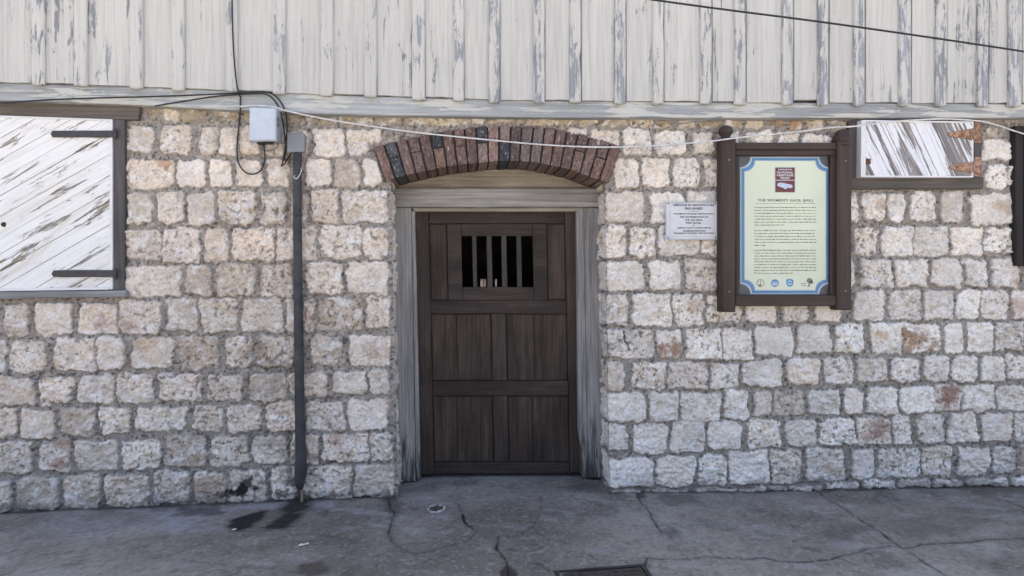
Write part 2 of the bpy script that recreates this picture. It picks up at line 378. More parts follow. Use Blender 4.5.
# grid: 6 mm where the camera looks, coarser outside
xa, xb = at(-30, 300)[0], at(1055, 300)[0]
GX = np.concatenate([np.arange(xa-2.2, xa, 0.02), np.arange(xa, xb, 0.006), np.arange(xb, xb+2.2, 0.02)])
GZ = np.arange(-0.28, at(0, 88)[1]+0.02, 0.006)
nx, nz = len(GX), len(GZ)
X, Z = np.meshgrid(GX, GZ, indexing='ij')
w1 = fbm(X, Z, 0.09, 3, 3)-0.5; w2 = fbm(X, Z, 0.09, 3, 57)-0.5
w3 = fbm(X, Z, 0.028, 3, 21)-0.5; w4 = fbm(X, Z, 0.028, 3, 77)-0.5
w5 = np.abs(fbm(X, Z, 0.05, 3, 31)-0.5)-0.1; w6 = np.abs(fbm(X, Z, 0.05, 3, 37)-0.5)-0.1
XW = X+w1*0.038+w3*0.024+w5*0.03; ZW = Z+w2*0.038+w4*0.024+w6*0.03
best = np.full(X.shape, 1.0)           # signed distance, negative inside a stone
sid = np.full(X.shape, -1, int)
for k, (x0, x1, y0, y1, ri) in enumerate(stones):
    j = lambda: rs.uniform(-1.6, 1.6)
    g = -0.35 if ri not in (0, 12) else -0.2
    q = [at(x0+g+j(), y1-g+j()*0.7), at(x1-g+j(), y1-g+j()*0.7), at(x1-g+j(), y0+g+j()*0.7), at(x0+g+j(), y0+g+j()*0.7)]
    qa = np.array(q)
    i0, i1 = np.searchsorted(GX, [qa[:, 0].min()-0.05, qa[:, 0].max()+0.05]); k0, k1 = np.searchsorted(GZ, [qa[:, 1].min()-0.05, qa[:, 1].max()+0.05])
    if i1 <= i0 or k1 <= k0: continue
    xs = XW[i0:i1, k0:k1]; zs = ZW[i0:i1, k0:k1]
    hgt = qa[:, 1].max()-qa[:, 1].min()
    r = min(0.050, hgt*0.26)*rs.uniform(0.25, 1.1)
    pos = np.zeros(xs.shape); mx = np.full(xs.shape, -9.0)
    for e in range(4):
        ax, az = q[e]; bx2, bz2 = q[(e+1) % 4]
        l = math.hypot(bx2-ax, bz2-az); nxn, nzn = (bz2-az)/l, -(bx2-ax)/l
        d = (xs-ax)*nxn+(zs-az)*nzn+r
        pos += np.maximum(d, 0)**2; mx = np.maximum(mx, d)
    d = np.where(mx > 0, np.sqrt(pos), mx)-r
    sub = best[i0:i1, k0:k1]; m_ = d < sub
    sub[m_] = d[m_]; sid[i0:i1, k0:k1][m_] = k
nS = len(stones)
rnd = np.random.default_rng(3)
inside = sid >= 0
sidc = np.clip(sid, 0, nS-1)
amp = rnd.uniform(0.010, 0.022, nS); row = np.array([s[4] for s in stones])
amp[row == 0] *= 0.6; amp[row == 12] *= 1.1
tlt = rnd.uniform(-0.06, 0.06, (nS, 2))
cen = np.array([at((s[0]+s[1])/2, (s[2]+s[3])/2) for s in stones])
sm = np.clip(-best/0.018, 0, 1); dome = 1-(1-sm)**2.8
facet = np.abs(fbm(X+Z*0.4, Z-X*0.3, 0.06, 4, 155, 0.6)-0.5)*2
plate = np.floor(fbm(X, Z, 0.07, 3, 158)*9)/9-0.5+(fbm(X, Z, 0.07, 3, 158)-0.5)*0.4
rough_big = fbm(X, Z, 0.075, 4, 101)-0.5
chis = np.abs(fbm(X*0.8+Z*0.3, Z-X*0.25, 0.045, 4, 140)-0.5)*2
rough_f = fbm(X, Z, 0.018, 3, 170)-0.5
pit = sstep(0.63, 0.74, fbm(X, Z, 0.022, 3, 210))
H = dome*amp[sidc]*inside
H += dome*inside*(rough_big*0.020+(0.3-chis)*0.016+(0.3-facet)*0.018+plate*0.020+rough_f*0.015)*rnd.uniform(0.5, 1.5, nS)[sidc]+dome*inside*(-plate*0.0-pit*0.006+(X-cen[sidc, 0])*tlt[sidc, 0]+(Z-cen[sidc, 1])*tlt[sidc, 1])
mort = 1-sstep(0.0, 0.010, -best)
peb = sstep(0.60, 0.70, vnoise(X, Z, 0.013, 333)*0.7+vnoise(X, Z, 0.02, 334)*0.3)
H += mort*((fbm(X, Z, 0.05, 4, 300)-0.5)*0.016+peb*0.006-0.002)
# a dark crack across one stone
ck = seg_dist(XW, ZW, [at(621, 331), at(624, 339), at(628, 346), at(630, 350)])
crk = 1-sstep(0.004, 0.010, ck); H -= crk*0.015
# ---- albedo of the wall
def C(*c): return np.array(c)
cl = rnd.random(nS); cl2 = rnd.random(nS)
pxc = np.array([(s[0]+s[1])/2 for s in stones])
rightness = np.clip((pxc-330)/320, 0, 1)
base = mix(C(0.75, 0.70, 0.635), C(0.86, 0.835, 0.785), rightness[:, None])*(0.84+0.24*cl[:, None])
warm = C(1.02, 0.985, 0.955)
base = np.where((cl2 > 0.75)[:, None], base*warm, base)*C(1.01, 0.968, 0.918)
base = np.where((cl2 < 0.08)[:, None], base*C(0.80, 0.77, 0.74), base)
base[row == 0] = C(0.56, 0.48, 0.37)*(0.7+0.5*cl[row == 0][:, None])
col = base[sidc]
t1 = fbm(X, Z, 0.11, 4, 400); t2 = fbm(X, Z, 0.035, 4, 420); t3 = fbm(X, Z, 0.014, 3, 440)
t0 = fbm(X, Z, 0.55, 3, 390); spk = rnd.uniform(0.1, 1.7, nS)[sidc]
col = col*(0.82+0.36*t1)[..., None]*(0.86+0.26*t0)[..., None]
col = mix(col, col*C(0.76, 0.70, 0.62), np.clip(sstep(0.54, 0.70, t2)*0.45*spk, 0, .85)[..., None])
col = mix(col, col*C(0.60, 0.55, 0.50), np.clip(sstep(0.58, 0.70, t3)*0.5*spk, 0, .85)[..., None])
col = mix(col, C(0.84, 0.835, 0.82), (sstep(0.56, 0.70, fbm(X, Z, 0.05, 4, 460))*0.5)[..., None])
col = mix(col, C(0.13, 0.11, 0.095), np.clip(pit*0.5*spk, 0, .8)[..., None])
# iron-stained patches in single stones
for (px, py, r, c, a) in [(165, 162, 9, (0.42, 0.22, 0.12), .8), (103, 322, 9, (0.42, 0.25, 0.22), .7), (130, 327, 7, (0.42, 0.24, 0.22), .7), (145, 345, 9, (0.50, 0.36, 0.22), .6),
        (258, 352, 13, (0.24, 0.17, 0.12), .7), (63, 441, 9, (0.30, 0.16, 0.10), .8), (60, 463, 9, (0.34, 0.20, 0.15), .8), (210, 486, 13, (0.30, 0.18, 0.12), .55), (2, 330, 8, (0.34, 0.2, 0.17), .6),
        (672, 349, 12, (0.30, 0.18, 0.10), .9), (664, 351, 8, (0.32, 0.20, 0.12), .8), (912, 341, 15, (0.31, 0.17, 0.08), .9), (932, 345, 8, (0.31, 0.17, 0.09), .8), (904, 336, 7, (0.34, 0.2, 0.1), .8), (948, 392, 12, (0.24, 0.13, 0.09), .9),
        (944, 402, 9, (0.24, 0.13, 0.09), .85), (878, 426, 14, (0.26, 0.15, 0.11), .75), (866, 436, 9, (0.27, 0.16, 0.12), .7), (1003, 208, 9, (0.45, 0.31, 0.17), .65), (1018, 305, 16, (0.46, 0.30, 0.23), .7), (1022, 458, 14, (0.46, 0.32, 0.26), .7), (1019, 280, 9, (0.45, 0.26, 0.10), .8),
        (790, 124, 14, (0.42, 0.22, 0.10), .8), (880, 335, 7, (0.5, 0.32, 0.16), .6), (960, 340, 7, (0.5, 0.35, 0.27), .5), (829, 469, 7, (0.5, 0.34, 0.24), .6), (880, 205, 7, (0.42, 0.25, 0.15), .6), (337, 437, 7, (0.36, 0.2, 0.14), .5), (200, 460, 9, (0.4, 0.3, 0.22), .4),
        (330, 395, 9, (0.4, 0.3, 0.22), .4), (375, 350, 12, (0.42, 0.29, 0.2), .45), (310, 315, 7, (0.42, 0.24, 0.16), .6), (392, 400, 8, (0.36, 0.18, 0.12), .6), (245, 120, 16, (0.44, 0.32, 0.18), .5), (190, 115, 16, (0.4, 0.3, 0.18), .4), (692, 305, 9, (0.5, 0.36, 0.22), .6), (560, 122, 22, (0.48, 0.36, 0.2), .4), (640, 380, 5, (0.5, 0.35, 0.2), .5)]:
    cx, cz = at(px, py); rr = r*0.0072
    d = np.hypot((X-cx)*0.9, (Z-cz)*1.15)/rr+(t2-0.5)*1.9+(t3-0.5)*1.2
    col = mix(col, C(*c)*(0.7+0.7*t3)[..., None], ((1-sstep(0.45, 1.2, d))*a*0.85)[..., None])
mcol = mix(C(0.265, 0.238, 0.205), C(0.37, 0.34, 0.30), fbm(X, Z, 0.06, 4, 500)[..., None])
mcol = mcol*(0.72+0.5*fbm(X, Z, 0.012, 3, 520))[..., None]
mcol = mix(mcol, C(0.085, 0.072, 0.065), (peb*0.8)[..., None])
mcol = mix(mcol, C(0.50, 0.46, 0.41), (sstep(0.66, 0.76, vnoise(X, Z, 0.016, 350))*0.6)[..., None])
col = mix(col, mcol, mort[..., None])
col = mix(col, C(0.07, 0.055, 0.045), (crk*0.9)[..., None])
# black soot and damp low on the left, grime line along the foot
for (px, py, rx, rz, a) in [(243, 489, 7, 4, .95), (250, 484, 6, 6, .8), (238, 491, 7, 3, .85), (246, 486, 17, 11, .55), (236, 492, 14, 5, .5), (291, 478, 5, 7, .6), (232, 468, 12, 4, .3), (262, 440, 30, 14, .32), (268, 385, 22, 26, .32), (300, 470, 20, 20, .3), (284, 492, 10, 5, .7), (228, 494, 10, 4, .5), (300, 500, 20, 4, .6), (385, 494, 8, 4, .5), (300, 494, 16, 4, .5)]:
    cx, cz = at(px, py)
    d = np.hypot((X-cx)/(rx*0.0072), (Z-cz)/(rz*0.0072))+(t2-0.5)*2.6+(t3-0.5)*1.4
    col = mix(col, C(0.022, 0.018, 0.016), ((1-sstep(0.6, 1.15, d))*a)[..., None])
GLX = [(-420, 535), (0, 512), (100, 507.5), (200, 503), (300, 499), (400, 496), (500, 493), (610, 492), (768, 490), (900, 487.5), (1024, 485), (1330, 478)]
gpx = np.array([at(a, b)[0] for a, b in GLX]); gpz = np.array([at(a, b)[1] for a, b in GLX])
def gz(x): return np.interp(x, gpx, gpz)
foot = Z-gz(X)
gr = (1-sstep(0.0, 0.09, foot+(t1-0.5)*0.12))
col = mix(col, C(0.11, 0.10, 0.085), (gr*0.55)[..., None])
# openings
def inpoly(P):
    r = np.zeros(XC.shape, bool); n = len(P)
    for i in range(n):
        (x1, z1), (x2, z2) = P[i], P[(i+1) % n]
        if z1 == z2: continue
        c = ((z1 > ZC) != (z2 > ZC)) & (XC < (x2-x1)*(ZC-z1)/(z2-z1)+x1); r ^= c
    return r
XC = 0.25*(X[:-1, :-1]+X[1:, :-1]+X[:-1, 1:]+X[1:, 1:]); ZC = 0.25*(Z[:-1, :-1]+Z[1:, :-1]+Z[:-1, 1:]+Z[1:, 1:])
LO = [(386, 183), (397, 178), (407, 175.3), (418, 173.3), (429, 170.5), (450, 166.5), (470, 164.3), (491, 162), (503, 161.3), (520, 161.5), (537, 163), (558, 167.5), (569, 170), (578, 173), (589, 177), (608, 184)]
UP = [(373, 148), (383, 145.5), (407, 139.5), (436, 134), (450, 131), (480, 127.5), (500, 127), (528, 127), (553, 129), (564, 131.5), (586, 137), (603, 141), (611, 144), (620, 149)]
door_poly = [at(399, 540), at(393.5, 300), at(391.5, 178)]+[at(a, b-6) for a, b in LO]+[at(604.5, 178), at(606, 300), at(610, 540)]
hole = inpoly(door_poly); hole_d = hole.copy()
for (a, b, c, d) in [(-100, 118, 112, 286), (868, 972, 126, 182), (1020, 1135, 134, 262)]:
    hole |= inpoly([at(a, c), at(b, c), at(b, d), at(a, d)])
V = np.stack([X, -H, Z], -1).reshape(-1, 3); CV = np.clip(col, 0.01, 0.9).reshape(-1, 3)
idx = np.arange(nx*nz).reshape(nx, nz)
Q = np.stack([idx[:-1, :-1], idx[1:, :-1], idx[1:, 1:], idx[:-1, 1:]], -1)
keep = ~hole
Fq = Q[keep]
# reveals of the doorway, going back 0.42 m
ex = []
hd = hole_d
for ii, kk in zip(*np.where(hd)):
    if ii > 0 and keep[ii-1, kk]: ex.append((idx[ii, kk], idx[ii, kk+1]))
    if ii < nx-2 and keep[ii+1, kk]: ex.append((idx[ii+1, kk+1], idx[ii+1, kk]))
    if kk < nz-2 and keep[ii, kk+1]: ex.append((idx[ii, kk+1], idx[ii+1, kk+1]))
ev = sorted({i for e in ex for i in e}); emap = {v: n for n, v in enumerate(ev)}; ev = np.array(ev)
layers = [ev]; VV = [V]; CC = [CV]; nb = len(V)
depths = list(np.arange(0.006, 0.30, 0.006))+[0.36, 0.42]
ei, ek = ev//nz, ev % nz; zs_spr = at(500, 190)[1]; low = V[ev][:, 2] < zs_spr
side_i = np.where(V[ev][:, 0] > at(500, 300)[0], 1, -1)
C2 = np.clip(col, 0.01, 0.9)
for li, dy in enumerate(depths):
    p = V[ev].copy(); i2 = np.clip(ei+side_i*(1+int(round(dy/0.006))), 0, nx-1)
    hh = np.where(low, H[i2, ek], 0.0)
    p[:, 1] = dy-H.reshape(-1)[ev]*max(0, 1-dy/0.03)
    p[:, 0] -= side_i*(hh-0.026*low)*np.minimum(1, dy/0.03)
    VV.append(p); CC.append(C2[i2, ek]); layers.append(nb+np.arange(len(ev))); nb += len(ev)
FR = [Fq]
for l0, l1 in zip(layers[:-1], layers[1:]):
    FR.append(np.array([(l0[emap[a]] if l0 is not ev else a, l0[emap[b]] if l0 is not ev else b, l1[emap[b]], l1[emap[a]]) for a, b in ex]))
np_mesh('stone_wall', np.concatenate(VV), np.concatenate(FR), np.concatenate(CC), M_STONE, B)

# ---- brick arch: one mesh, bricks coloured singly
def curve(pts, Y=0.0):
    P = np.array([at(a, b, Y) for a, b in pts]); s = np.concatenate([[0], np.cumsum(np.hypot(*np.diff(P, axis=0).T))]); s /= s[-1]
    return lambda t: (float(np.interp(t, s, P[:, 0])), float(np.interp(t, s, P[:, 1])))
lo, up = curve(LO), curve(UP)
bm = bmesh.new(); cl_ = bm.loops.layers.float_color.new('Col')
NB = 22
pal = [(0.165, 0.112, 0.098), (0.195, 0.124, 0.102), (0.14, 0.098, 0.09), (0.185, 0.13, 0.114), (0.115, 0.085, 0.078), (0.21, 0.14, 0.112)]
dk = [(0.075, 0.08, 0.09), (0.10, 0.10, 0.105), (0.06, 0.065, 0.075)]
ra = random.Random(21)
def brick(poly, y0, y1, colr, roughy=0.006):
    n = 7
    a, b_, c, d = [Vector((p[0], 0, p[1])) for p in poly]     # bl br tr tl
    vs = []
    for iy in range(n+1):
        row_ = []
        for ix in range(n+1):
            u, v = ix/n, iy/n
            p = (a*(1-u)+b_*u)*(1-v)+(d*(1-u)+c*u)*v
            e = min(u, 1-u)*0.055/0.5; e2 = min(v, 1-v)*((a-d).length)/0.5*0.5
            edge = min(min(u, 1-u)*(b_-a).length, min(v, 1-v)*(d-a).length)
            y = y0+max(0, 0.012-edge)*0.7+ra.uniform(-roughy, roughy)
            row_.append(bm.verts.new((p.x+ra.uniform(-.0015, .0015), y, p.z+ra.uniform(-.0015, .0015))))
        vs.append(row_)
    fs = []
    for iy in range(n):
        for ix in range(n): fs.append(bm.faces.new((vs[iy][ix], vs[iy][ix+1], vs[iy+1][ix+1], vs[iy+1][ix])))
    ring = vs[0][:]+[r[-1] for r in vs[1:]]+vs[-1][-2::-1]+[r[0] for r in vs[-2:0:-1]]
    back = [bm.verts.new((v.co.x, y1, v.co.z)) for v in ring]
    for i in range(len(ring)):
        j = (i+1) % len(ring); fs.append(bm.faces.new((ring[i], back[i], back[j], ring[j])))
    for f in fs:
        for l in f.loops:
            k = ra.uniform(0.78, 1.2); whit = ra.random() < (0.10 if 8 < i < 16 else 0.025)
            cc = tuple(min(1, x*k) for x in colr)
            if whit: cc = (0.36, 0.31, 0.29)
            l[cl_] = (*cc, 1)
def lerp2(p, q, t): return (p[0]+(q[0]-p[0])*t, p[1]+(q[1]-p[1])*t)
g = 0.085
darkset = {1: (1, 1), 5: (1, 0), 9: (1, 0), 11: (0, 1)}
for i in range(NB):
    t0, t1_ = i/NB+g/NB, (i+1)/NB-g/NB
    b0, b1, u0, u1 = lo(t0), lo(t1_), up(t0), up(t1_)
    if i < 2 or i > NB-3: pass
    y0 = -0.034+ra.uniform(-0.005, 0.006)
    cA = ra.choice(pal); cB = ra.choice(pal)
    if 8 < i < 16 and ra.random() < 0.65: cA = tuple(min(1, x*1.25+0.035) for x in cA); cB = tuple(min(1, x*1.2+0.03) for x in cB)
    if i in darkset:
        if darkset[i][0]: cA = ra.choice(dk)
        if darkset[i][1]: cB = ra.choice(dk)
    if (i % 2 == 1 and i < 12) or i in (18, 20) or i in darkset:
        h = ra.uniform(0.44, 0.56); h2 = h+0.035
        brick((b0, b1, lerp2(b1, u1, h), lerp2(b0, u0, h)), y0, 0.36, cB)
        brick((lerp2(b0, u0, h2), lerp2(b1, u1, h2), u1, u0), y0+ra.uniform(-.004, .004), 0.36, cA)
    else:
        brick((b0, b1, u1, u0), y0, 0.36, cA)
# mortar bed behind the bricks
K = 40
fr = []
for i in range(K+1):
    p, q = lo(i/K), up(i/K); fr.append((lerp2(p, q, 0.02), lerp2(p, q, 0.985)))
for i in range(K):
    vs = [bm.verts.new((x, -0.012, z)) for x, z in (fr[i][0], fr[i+1][0], fr[i+1][1], fr[i][1])]
    f1 = bm.faces.new(vs)
    v2 = [bm.verts.new((x, y, z)) for (x, z), y in ((fr[i][0], -0.012), (fr[i+1][0], -0.012), (fr[i+1][0], 0.37), (fr[i][0], 0.37))]
    f2 = bm.faces.new(v2)
    v3 = [bm.verts.new((x, y, z)) for (x, z), y in ((fr[i][1], -0.012), (fr[i+1][1], -0.012), (fr[i+1][1], 0.37), (fr[i][1], 0.37))]
    f3 = bm.faces.new(v3)
    for f in (f1, f2, f3):
        for l in f.loops: l[cl_] = (0.05, 0.042, 0.038, 1)
me = bpy.data.meshes.new('brick_arch'); off = wloc(B)
bmesh.ops.translate(bm, verts=bm.verts[:], vec=-off); bmesh.ops.recalc_face_normals(bm, faces=bm.faces[:]); bm.to_mesh(me); bm.free()
me.materials.append(M_BRICK); arch = bpy.data.objects.new('brick_arch', me); COL.objects.link(arch); arch.parent = B

# ---- upper wall: painted boards, battens over their joints, a long beam under them
bats = [(-78, -65, 84), (-24, -11, 84.5), (31, 44, 85), (73, 86.5, 86), (129, 142, 88.5), (171, 184, 90.5), (225, 237, 91.5), (272, 285, 94), (320, 333, 96), (364, 376.5, 97), (412, 425, 100), (453, 464, 101), (489, 500, 103), (534, 545, 103), (570, 581, 102.5), (615, 626, 104), (653, 664, 104), (701, 712, 104), (735, 746, 105), (783, 793.5, 105), (819, 829, 105.5), (855, 865, 106), (900, 911, 106), (937, 947, 106), (979, 989, 107), (1010, 1022, 107), (1054, 1066, 107), (1096, 1107, 107)]
YB, YBAT, YBEAM = -0.092, -0.116, -0.078
TOPZ = 5.0
boards = MB()
edges = [-130]+[b+0.1 for a, b, _ in bats]+[1150]
bot = lambda x: float(np.interp(x, [-130, 0, 130, 225, 285, 360, 480, 540, 700, 1024, 1150], [81, 82, 85.5, 89.5, 92.3, 95, 98.5, 100, 101.3, 103, 103]))
for i in range(len(edges)-1):
    a, b = edges[i], edges[i+1]; j = random.uniform(-0.6, 0.8)
    if 790 < a < 800: j = -2.2
    ga = random.choice((0.35, 0.5, 0.7)); p = at(a+ga, bot(a)+j, YB); q = at(b-0.3, bot(b)+j+random.uniform(-.4, .4), YB)
    xt0, xt1 = at(a+ga, 0, YB)[0], at(b-0.3, 0, YB)[0]
    dy = random.uniform(-0.002, 0.003)
    pts = [p, q, (xt1, TOPZ), (xt0, TOPZ)]
    n = 5; lowedge = [(p[0]+(q[0]-p[0])*k/n, p[1]+(q[1]-p[1])*k/n+(random.uniform(-.003, .003) if 0 < k < n else 0)) for k in range(n+1)]
    boards.prism(lowedge+[(xt1, TOPZ), (xt0, TOPZ)], YB+dy, YB+0.025+dy, bev=0.002)
clad = boards.build('plank_cladding', M_BOARD, B)
for a, b, yb in bats:
    mb = MB(); xt = at(a, 0, YBAT)[0]; xt2 = at(b, 0, YBAT)[0]
    p, q = at(a, yb-1, YBAT), at(b, yb-1, YBAT)
    lowm = at((a+b)/2, yb, YBAT)
    l_ = []; r_ = []; n = 24
    for k in range(n+1):
        z = p[1]+(TOPZ-p[1])*k/n; t = min(1, (z-p[1])/(at(a, 0, YBAT)[1]-p[1]))
        l_.append((p[0]+(xt-p[0])*t+random.uniform(-.0022, .0022), z)); r_.append((q[0]+(xt2-q[0])*t+random.uniform(-.0022, .0022), z))
    mb.prism([l_[0], lowm, r_[0]]+r_[1:]+l_[:0:-1], YBAT, YB+0.004, bev=0.008)
    mb.build('batten', random.choice(M_BATTENS[:2] if a < 400 else M_BATTENS[1:]), clad)
bt = lambda x: bot(x)+0.8
bb = lambda x: float(np.interp(x, [-130, 0, 128, 256, 300, 400, 512, 768, 1024, 1150], [96, 100.5, 104.5, 110.5, 113, 115.5, 117, 118, 117.3, 117]))
xs_ = list(range(-130, 1151, 40))
beam = MB()
beam.pprism([(x, bt(x)) for x in xs_]+[(x, bb(x)+random.uniform(-.35, .35)) for x in xs_[::-1]], YBEAM, 0.05, bev=0.006)
beam.build('sill_beam', M_BEAM, B)

# ---- door frame
def rot_foot(mt):
    # old rot and damp stain, ragged along the grain, at the foot of the posts
    nt = mt.node_tree; b = nt.nodes['Principled BSDF']; src = b.inputs['Base Color'].links[0].from_socket
    g_ = N(nt, 'ShaderNodeNewGeometry'); sx = N(nt, 'ShaderNodeSeparateXYZ'); L(nt, g_.outputs['Position'], sx.inputs[0])
    n_ = noise(nt, pos_map(nt, (1, 1, 0.10)), 42.0, 5, 0.6)
    a_ = N(nt, 'ShaderNodeMath', operation='MULTIPLY_ADD'); L(nt, n_, a_.inputs[0]); a_.inputs[1].default_value = -1.6; L(nt, sx.outputs['Z'], a_.inputs[2])
    rr = ramp(nt, a_.outputs[0], [(0.0, (0.85,)*3), (0.05, (0, 0, 0))])
    rr.color_ramp.elements[0].position = 0.0
    sh_ = N(nt, 'ShaderNodeMath', operation='ADD'); L(nt, a_.outputs[0], sh_.inputs[0]); sh_.inputs[1].default_value = 0.84; L(nt, sh_.outputs[0], rr.inputs['Fac'])
    rr.color_ramp.elements[1].position = 0.28
    L(nt, mixc(nt, rr.outputs['Color'], src, (0.035, 0.030, 0.027)), b.inputs['Base Color'])
rot_foot(M_GREYWOOD)
YF = 0.25
df = MB(); df.pprism([(386, 188.5), (600, 188.5), (600, 207), (386, 207)], YF, YF+0.14, bev=0.005, seg=0.12, jit=0.0015)
fr = df.build('door_frame', M_GREYWOODX, B)
mb = MB(); mb.pprism([(388, 207.6), (411, 207.6), (415.5, 481.5), (394, 482.5)], YF+0.002, YF+0.14, bev=0.006, seg=0.1, jit=0.0015); mb.build('jamb', M_GREYWOOD, fr)
mb = MB(); mb.pprism([(411.6, 211), (414.8, 211), (420.5, 479.5), (416.3, 480.5)], YF+0.03, YF+0.14, bev=0.004, seg=0.1, jit=0.001); mb.build('door_stop', M_GREYWOOD, fr)
mb = MB(); mb.pprism([(584.5, 207.6), (604, 207.6), (608, 477.5), (588.5, 478)], YF+0.002, YF+0.14, bev=0.006, seg=0.1, jit=0.002); mb.build('jamb', M_GREYWOOD, fr)
mb = MB(); mb.pprism([(576.5, 211), (584, 208), (588, 477.8), (582, 478.2), (581, 446), (578.5, 431)], YF+0.03, YF+0.14, bev=0.004, seg=0.1, jit=0.001); mb.build('door_stop', M_GREYWOOD, fr)
mb = MB(); mb.pprism([(411.5, 207.6), (584, 207.6), (576.5, 211.4), (414.8, 211.4)], YF+0.03, YF+0.14, bev=0.003); mb.build('head_strip', M_TANWOODX, fr)
mb = MB()
arc = [(388, 192), (390, 180), (420, 172), (445, 167), (470, 163), (491, 161), (512, 161), (535, 163), (560, 169), (580, 175), (600, 182), (600, 192)]
mb.pprism(arc, YF+0.085, YF+0.15, bev=0.004); mb.build('arch_board', M_TANWOODX, fr)

# ---- door
YD = YF+0.085
dm = MB(); q = lambda y: (y-210)/265*5.5            # slight lean of the leaf
def drect(mb, x0, x1, ya, yb, y0, y1, **k):
    mb.pprism([(x0+q(ya), ya), (x1+q(ya), ya), (x1+q(yb), yb), (x0+q(yb), yb)], y0, y1, **k)
# the leaf: the boards behind the framing, open behind the grille
for (a, b, c, d) in [(415, 460, 210, 474), (532, 578, 210, 474), (460, 532, 210, 235), (460, 532, 288, 474)]:
    drect(dm, a+.05, b-.05, c+.05, d-.05, YD+0.03, YD+0.045, bev=0.001)
leaf = dm.build('door', M_DOOR, B)
def dpart(name, mat, a, b, c, d, yo=0.0, bev=0.004):
    mb = MB(); drect(mb, a, b, c, d, YD+yo, YD+0.029, bev=bev, seg=0.15, jit=0.0008); return mb.build(name, mat, leaf)
dpart('stile', M_DOOR, 414.5, 428.5, 209, 474.5); dpart('stile', M_DOOR, 564.8, 578, 209, 472.5)
dpart('rail', M_DOORX, 428.8, 564.5, 209, 223.5); dpart('rail', M_DOORX, 428.8, 564.5, 300.5, 313.5, 0.001)
dpart('rail', M_DOORX, 428.8, 564.5, 381, 395.5, 0.001); dpart('rail', M_DOORX, 428.8, 564.5, 462.5, 473.5)
dpart('muntin', M_DOOR, 489, 503.5, 313.8, 380.7, 0.002); dpart('muntin', M_DOOR, 489, 503.5, 395.8, 462.2, 0.002)
for (a, b, c, d) in [(428.8, 446.5, 223.8, 300.2), (546, 564.5, 223.8, 300.2), (428.8, 488.7, 313.8, 380.7), (503.8, 564.5, 313.8, 380.7), (428.8, 488.7, 395.8, 462.2), (503.8, 564.5, 395.8, 462.2)]:
    w = b-a; n = 1 if w < 30 else (2 if w < 60.5 and c < 390 else 2)
    mb = MB()
    if n == 1: drect(mb, a+0.7, b-0.7, c+0.9, d-0.9, YD+0.016, YD+0.0295, bev=0.003)
    else:
        s_ = a+w*random.uniform(0.38, 0.5)
        drect(mb, a+0.7, s_-.25, c+0.9, d-0.9, YD+0.017, YD+0.0295, bev=0.002); drect(mb, s_+.25, b-0.7, c+0.9, d-0.9, YD+0.018, YD+0.0295, bev=0.002)
    mb.build('panel', M_DOORP, leaf)
mb = MB()
gp = [(447, 224, 461, 300.2), (532, 224, 545.8, 300.2)]
drect(mb, 446.8, 460.8, 223.8, 300.2, YD+0.004, YD+0.029, bev=0.003); drect(mb, 532.2, 545.8, 223.8, 300.2, YD+0.004, YD+0.029, bev=0.003)
drect(mb, 461, 532, 223.8, 236, YD+0.005, YD+0.029, bev=0.003); drect(mb, 461, 532, 287, 300.2, YD+0.005, YD+0.029, bev=0.003)
mb.build('grille_frame', M_DOORX, leaf)
for a, b in ((471.6, 475.8), (486, 491), (500.8, 505.8), (515.8, 520.6)):
    mb = MB(); drect(mb, a, b, 235, 288, YD+0.008, YD+0.034, bev=0.004, seg=0.08, jit=0.0008); mb.build('bar', M_BAR, leaf)
mb = MB(); mb.tube([at3(573.6, 346, YD+0.01), at3(573.6, 346, YD-0.004)], 0.006, 10, sub=1); mb.build('bolt_head', M_METAL2, leaf)

# ---- windows
def clip(poly, nx_, nz_, c):
    out = []
    for a, b in zip(poly, poly[1:]+poly[:1]):
        da, db = a[0]*nx_+a[1]*nz_-c, b[0]*nx_+b[1]*nz_-c
        if da <= 0: out.append(a)
        if (da < 0 < db) or (db < 0 < da): t = da/(da-db); out.append((a[0]+(b[0]-a[0])*t, a[1]+(b[1]-a[1])*t))
    return out
def planks(mb, rect, ang, wmin, wmax, y0, th, seed):
    r = random.Random(seed); nx_, nz_ = -math.sin(ang), math.cos(ang)
    pr = [p[0]*nx_+p[1]*nz_ for p in rect]; c = min(pr)-r.uniform(0, wmin)
    while c < max(pr):
        w = r.uniform(wmin, wmax); P = clip(clip(rect, nx_, nz_, c+w-0.0014), -nx_, -nz_, -(c+0.0014))
        if len(P) > 2:
            dy = r.uniform(-0.003, 0.003); mb.prism(P, y0+dy, y0+th, bev=0.002)
        c += w
# left window
YW = -0.03
mb = MB(); mb.pprism([(-112, 95), (140, 105.5), (138, 119.5), (112, 119.5), (-112, 112)], YW-0.004, 0.12, bev=0.005, seg=0.2, jit=0.002)
win = mb.build('window', M_BROWNGREYX, B)
mb = MB(); mb.pprism([(112.6, 119), (124.5, 119.5), (124.5, 290.5), (113, 290.5)], YW, 0.12, bev=0.005, seg=0.12, jit=0.0015); mb.build('frame_post', M_DARKPOST, win)
mb = MB(); mb.pprism([(-112, 112), (-100, 112), (-100, 293), (-112, 293)], YW, 0.12, bev=0.005); mb.build('frame_post', M_DARKPOST, win)
mb = MB(); mb.pprism([(-112, 293), (126, 290.5), (126, 297), (-112, 301)], YW-0.025, 0.12, bev=0.006, seg=0.12, jit=0.0015); mb.build('sill', wood('sill_wood', (0.32, 0.32, 0.32), (0.16, 0.16, 0.16), 'x'), win)
YS = -0.035
rect = [at(-99, 113.2, YS), at(111.8, 120.8, YS), at(112, 289.3, YS), at(-99, 291.5, YS)]
mb = MB(); planks(mb, rect, A_L, 0.085, 0.125, YS, 0.022, 4)
